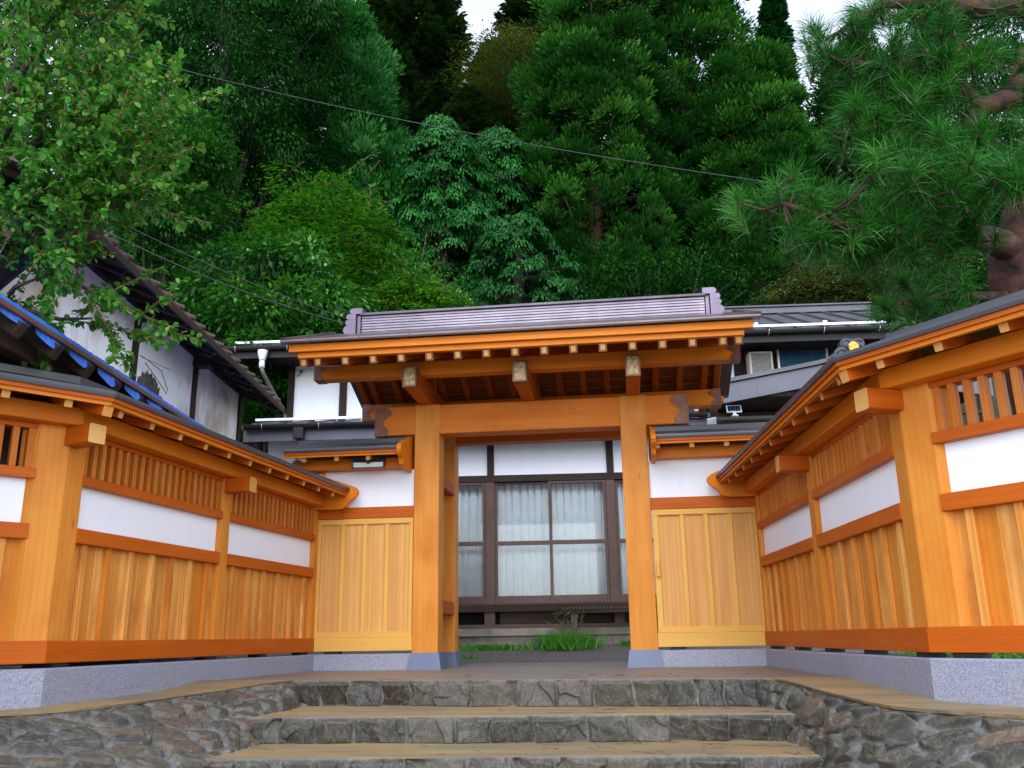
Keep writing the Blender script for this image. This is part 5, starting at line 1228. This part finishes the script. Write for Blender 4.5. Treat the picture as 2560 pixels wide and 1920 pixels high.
# --- the pine on the right
def pine():
    g = np.random.default_rng(55); base = at(2330, 1250, 6.9); base[2] = -.02
    t = Tree('pine_tree', 'red barked pine reaching in from the right edge with long needle tufts', 'tree', base)
    T = lambda *p: [at(*q) for q in p]
    limbs = [([base, at(2270, 900, 6.9), at(2215, 640, 6.8), at(2200, 560, 6.8), at(2225, 470, 6.8), at(2290, 380, 6.9), at(2330, 150, 7.0), at(2250, -60, 7.1)], [.27, .26, .25, .22, .20, .18, .15, .12]),
             (T((2200, 545, 6.8), (2150, 520, 6.6), (2080, 505, 6.4), (1990, 500, 6.3), (1900, 520, 6.2), (1850, 505, 6.2), (1780, 470, 6.1), (1690, 440, 6.0)), [.12, .10, .085, .07, .055, .045, .03, .015]),
             (T((2290, 330, 6.9), (2230, 230, 6.9), (2180, 215, 6.8), (2110, 235, 6.7), (2060, 170, 6.6), (1980, 140, 6.5), (1900, 150, 6.5), (1840, 130, 6.5)), [.10, .09, .085, .08, .06, .05, .03, .015]),
             (T((2110, 235, 6.7), (2090, 270, 6.7), (2085, 310, 6.7)), [.08, .07, .05]), (T((2180, 215, 6.8), (2200, 170, 6.8), (2215, 110, 6.8)), [.07, .065, .06]),
             (T((2300, 20, 7.0), (2180, 5, 6.8), (2080, 15, 6.7), (1990, -5, 6.6), (1900, 10, 6.6), (1810, 70, 6.6)), [.11, .10, .09, .07, .04, .012]),
             (T((2060, 170, 6.6), (2010, 220, 6.5), (1960, 260, 6.5), (1890, 275, 6.4), (1830, 290, 6.4), (1800, 285, 6.4)), [.03, .028, .025, .02, .015, .01]),
             (T((2080, 90, 6.7), (2010, 190, 6.6), (1980, 260, 6.6), (1940, 330, 6.5), (1900, 390, 6.4)), [.02, .02, .018, .016, .012]),
             (T((2215, 640, 6.8), (2120, 640, 6.6), (2030, 640, 6.4), (1950, 650, 6.3)), [.05, .04, .03, .015]),
             (T((2250, 420, 6.9), (2150, 400, 6.4), (2050, 400, 6.2), (1960, 420, 6.1)), [.05, .04, .03, .015]),
             (T((1900, 520, 6.2), (1905, 480, 6.2), (1925, 440, 6.3)), [.03, .028, .02])]
    tips = []
    def zone(n, x0, x1, y0, y1, d0, d1, up=.5):
        for _ in range(n): tips.append((at(g.uniform(x0, x1), g.uniform(y0, y1), g.uniform(d0, d1)), up))
    zone(16, 1590, 1760, 405, 500, 5.9, 6.3); zone(24, 1730, 1960, 430, 540, 5.9, 6.5); zone(34, 1880, 2200, 330, 450, 5.7, 6.3)
    zone(20, 1960, 2240, 260, 350, 6.0, 6.5); zone(16, 1800, 1960, 250, 350, 6.2, 6.6); zone(12, 1740, 1860, 60, 170, 6.4, 6.8); zone(34, 1840, 2080, 20, 230, 6.2, 7.0)
    zone(44, 2000, 2240, 0, 300, 6.3, 7.2); zone(22, 1890, 2090, 590, 690, 6.1, 6.8); zone(10, 2030, 2110, 460, 530, 6.0, 6.4); zone(12, 1830, 1990, 500, 570, 6.1, 6.5)
    zone(14, 1900, 2210, -60, 60, 6.5, 7.1); zone(18, 1840, 2000, 180, 300, 6.5, 7.0); zone(8, 2120, 2230, 360, 420, 5.7, 6.0)
    allp = np.concatenate([np.array(l[0]) for l in limbs[1:]]); b1 = MB()
    for P0, up in tips:
        j = np.argmin(((allp-P0)**2).sum(1)); a = allp[j]; d = unit(P0-a+np.array([0, 0, .15]))
        if np.linalg.norm(P0-a) < 1.1: b1.tube([Vector(q-t.b) for q in (a, (a+P0)/2+np.array([0, 0, -.05]), P0)], [.012, .009, .006], 5)
        ax0 = unit(d*.6+np.array([-.25, -.5, up])+rdir(g, 1)[0]*.4); nb = g.integers(1, 4); bt_ = g.normal(.45, .13)
        for q_ in range(nb):
            axd = unit(ax0+rdir(g, 1)[0]*(.55 if q_ else .1)); o_ = P0+(rdir(g, 1)[0]*g.uniform(.04, .15) if q_ else 0)
            if q_: b1.tube([Vector(P0-t.b), Vector(o_-t.b)], .005, 4)
            n = int(g.uniform(60, 125)); s0 = g.uniform(0, 1, n); op = g.uniform(.35, 1.05)
            D = unit(rdir(g, n)*op+axd*g.uniform(.35, 1.0, (n, 1))); D[:, 2] -= .10
            P = o_+axd*(s0*.15-.10)[:, None]; ln = g.uniform(.12, .22, n)*g.uniform(.8, 1.1); wd = g.uniform(.0030, .0048, n)
            D = unit(D); S = unit(np.cross(D, rdir(g, n))); sag = np.array([0, 0, 1])*ln[:, None]*.14
            M_ = P+D*ln[:, None]*.5+sag*.1; E_ = P+D*ln[:, None]-sag
            V = np.stack([P-S*wd[:, None]/2, P+S*wd[:, None]/2, M_+S*wd[:, None]/2, M_-S*wd[:, None]/2, E_+S*wd[:, None]*.15, E_-S*wd[:, None]*.15], 1).reshape(-1, 3); k0 = np.arange(n)*6
            F = np.concatenate([np.stack([k0, k0+1, k0+2, k0+3], 1), np.stack([k0+3, k0+2, k0+4, k0+5], 1)])
            r = np.clip(g.normal(bt_, .2, n), 0, 1)
            t.V.append(V); t.F.append(F+t.n); t.r.append(np.repeat(r, 6)); t.n += len(V)
            b1.lathe([(.004, -.05), (.013, -.03), (.010, .0), (.003, .02)], Vector(o_-t.b), 5)
    b1.build('twigs', TWIGD, t.t, recalc=False)
    t.finish(F_PINE, limbs, BARKR)
pine()

# ------------------------------------------------------------------ weeds and grass in the yard
def blades(n, c, rad, h, w_, g, spread=.5, z=None):
    P = np.c_[g.normal(0, 1, (n, 2))*np.array(rad)+np.array(c)[:2], np.zeros(n)]
    P[:, 2] = np.interp(P[:, 1], ys2, zs2) if z is None else z
    D = rdir(g, n)*spread; D[:, 2] = 1; return leafquads(P, D, rdir(g, n), h*g.uniform(.5, 1.2, n), w_, g, droop=.25, mid=.35)
g = np.random.default_rng(66)
hp = lambda X_, Y_: np.array(hw(X_, Y_, 0))
def weed(name, label, c, rad, n, h, w_, seeds=0, kind=None, cat='weeds'):
    base = np.array([c[0], c[1], float(np.interp(c[1], ys2, zs2))])
    V, F = blades(n, c, rad, h, w_, g); rr = np.repeat(np.clip(g.normal(.5, .22, n), 0, 1), 4)
    t = thing(name, label, cat, tuple(base)); npmesh('blades', V-base, F, F_GRASS, r=rr, parent=t)
    if seeds:
        b = MB()
        for k in range(seeds):
            p = Vector((g.normal(0, rad[0]), g.normal(0, rad[1]), 0)); d = Vector((g.normal(0, .25), g.normal(0, .15), 1)); L_ = g.uniform(.3, .55)
            b.tube([p, p+d*L_*.6, p+d*L_+Vector((g.normal(0, .06), 0, -.02))], .0022, 4)
            for q in range(3): a = g.uniform(0, 6.28); b.tube([p+d*L_*.92, p+d*L_*.92+Vector((.09*math.cos(a), .09*math.sin(a), .05))], .002, 4)
        b.build('seed_stalks', plain('dry_stalk', (.16, .17, .05), .8), t, recalc=False)
    return t
weed('weed_clump', 'tall bright green weed clump with seed stalks before the veranda', hp(.05, -.62), (.20, .13), 1500, .32, .013, 16)
weed('weed_patch', 'low broad leaved weeds along the foundation left of the tall clump', hp(-1.1, -.5), (.26, .10), 420, .11, .03)
weed('weed_patch', 'sparse small weeds on the gravel inside the left gate post', hp(-1.35, -1.3), (.14, .10), 90, .05, .02)
V, F = [], []; n = 6000; P = np.c_[.85+np.abs(g.normal(0, 1, n))*1.6, -.18-np.abs(g.normal(0, .16, n))]; W3 = np.array([hp(a, q) for a, q in P]); z = np.interp(W3[:, 1], ys2, zs2)
Pp = np.c_[W3[:, :2], z]; D = rdir(g, n)*.6; D[:, 2] = 1; V, F = leafquads(Pp, D, rdir(g, n), .075*g.uniform(.5, 1.2, n), .008, g, droop=.2)
tag(npmesh('grass', V, F, F_GRASS, r=np.repeat(np.clip(g.normal(.35, .2, n), 0, 1), 4)), kind='stuff', label='short green grass along the house foundation on the right', cat='grass')
n = 26000; sx = np.where(g.random(n) < .5, -1, 1); P = np.c_[sx*g.uniform(1.5, 7, n), g.uniform(-5.5, 2.2, n)]
keep = np.abs(P[:, 0]) > np.where(P[:, 1] > .1, 1.5, XI+.25+(0.1-P[:, 1])*.08+np.maximum(0, -4.2-P[:, 1])*.9)
P = P[keep]; n = len(P); Pp = np.c_[P, np.full(n, -.015)]; D = rdir(g, n)*.9; D[:, 2] = 1; V, F = leafquads(Pp, D, rdir(g, n), .16*g.uniform(.4, 1.2, n), .03, g, droop=.2)
tag(npmesh('ground_cover', V, F, F_GRASS, r=np.repeat(np.clip(g.normal(.3, .2, n), 0, 1), 4)), kind='stuff', label='green ground cover behind the fences', cat='weeds')

# ------------------------------------------------------------------ overhead wires
def wire(label, pts, r_, sag):
    b = MB(); P = [np.array(p) for p in pts]; a, c = P[0], P[-1]; q = []
    for t in np.linspace(0, 1, 40): p = a+(c-a)*t; p = p-np.array([0, 0, sag*4*t*(1-t)]); q.append(Vector(p-a))
    b.tube(q, r_, 5); o = b.build('overhead_wire', CABLE, None, recalc=False); o.location = tuple(a); return tag(o, label, 'wire', 'overhead wires')
wire('single long overhead wire crossing the whole wood above the gate', [at(150, 85, 20), at(1900, 425, 15)], .0075, .35)
wire('upper of the thin wires running down behind the storehouse to the gate ridge', [at(240, 470, 13), at(800, 705, 14.5)], .006, .1)
wire('lower of the thin wires running down behind the storehouse to the gate ridge', [at(240, 505, 13), at(770, 705, 14.5)], .008, .12)
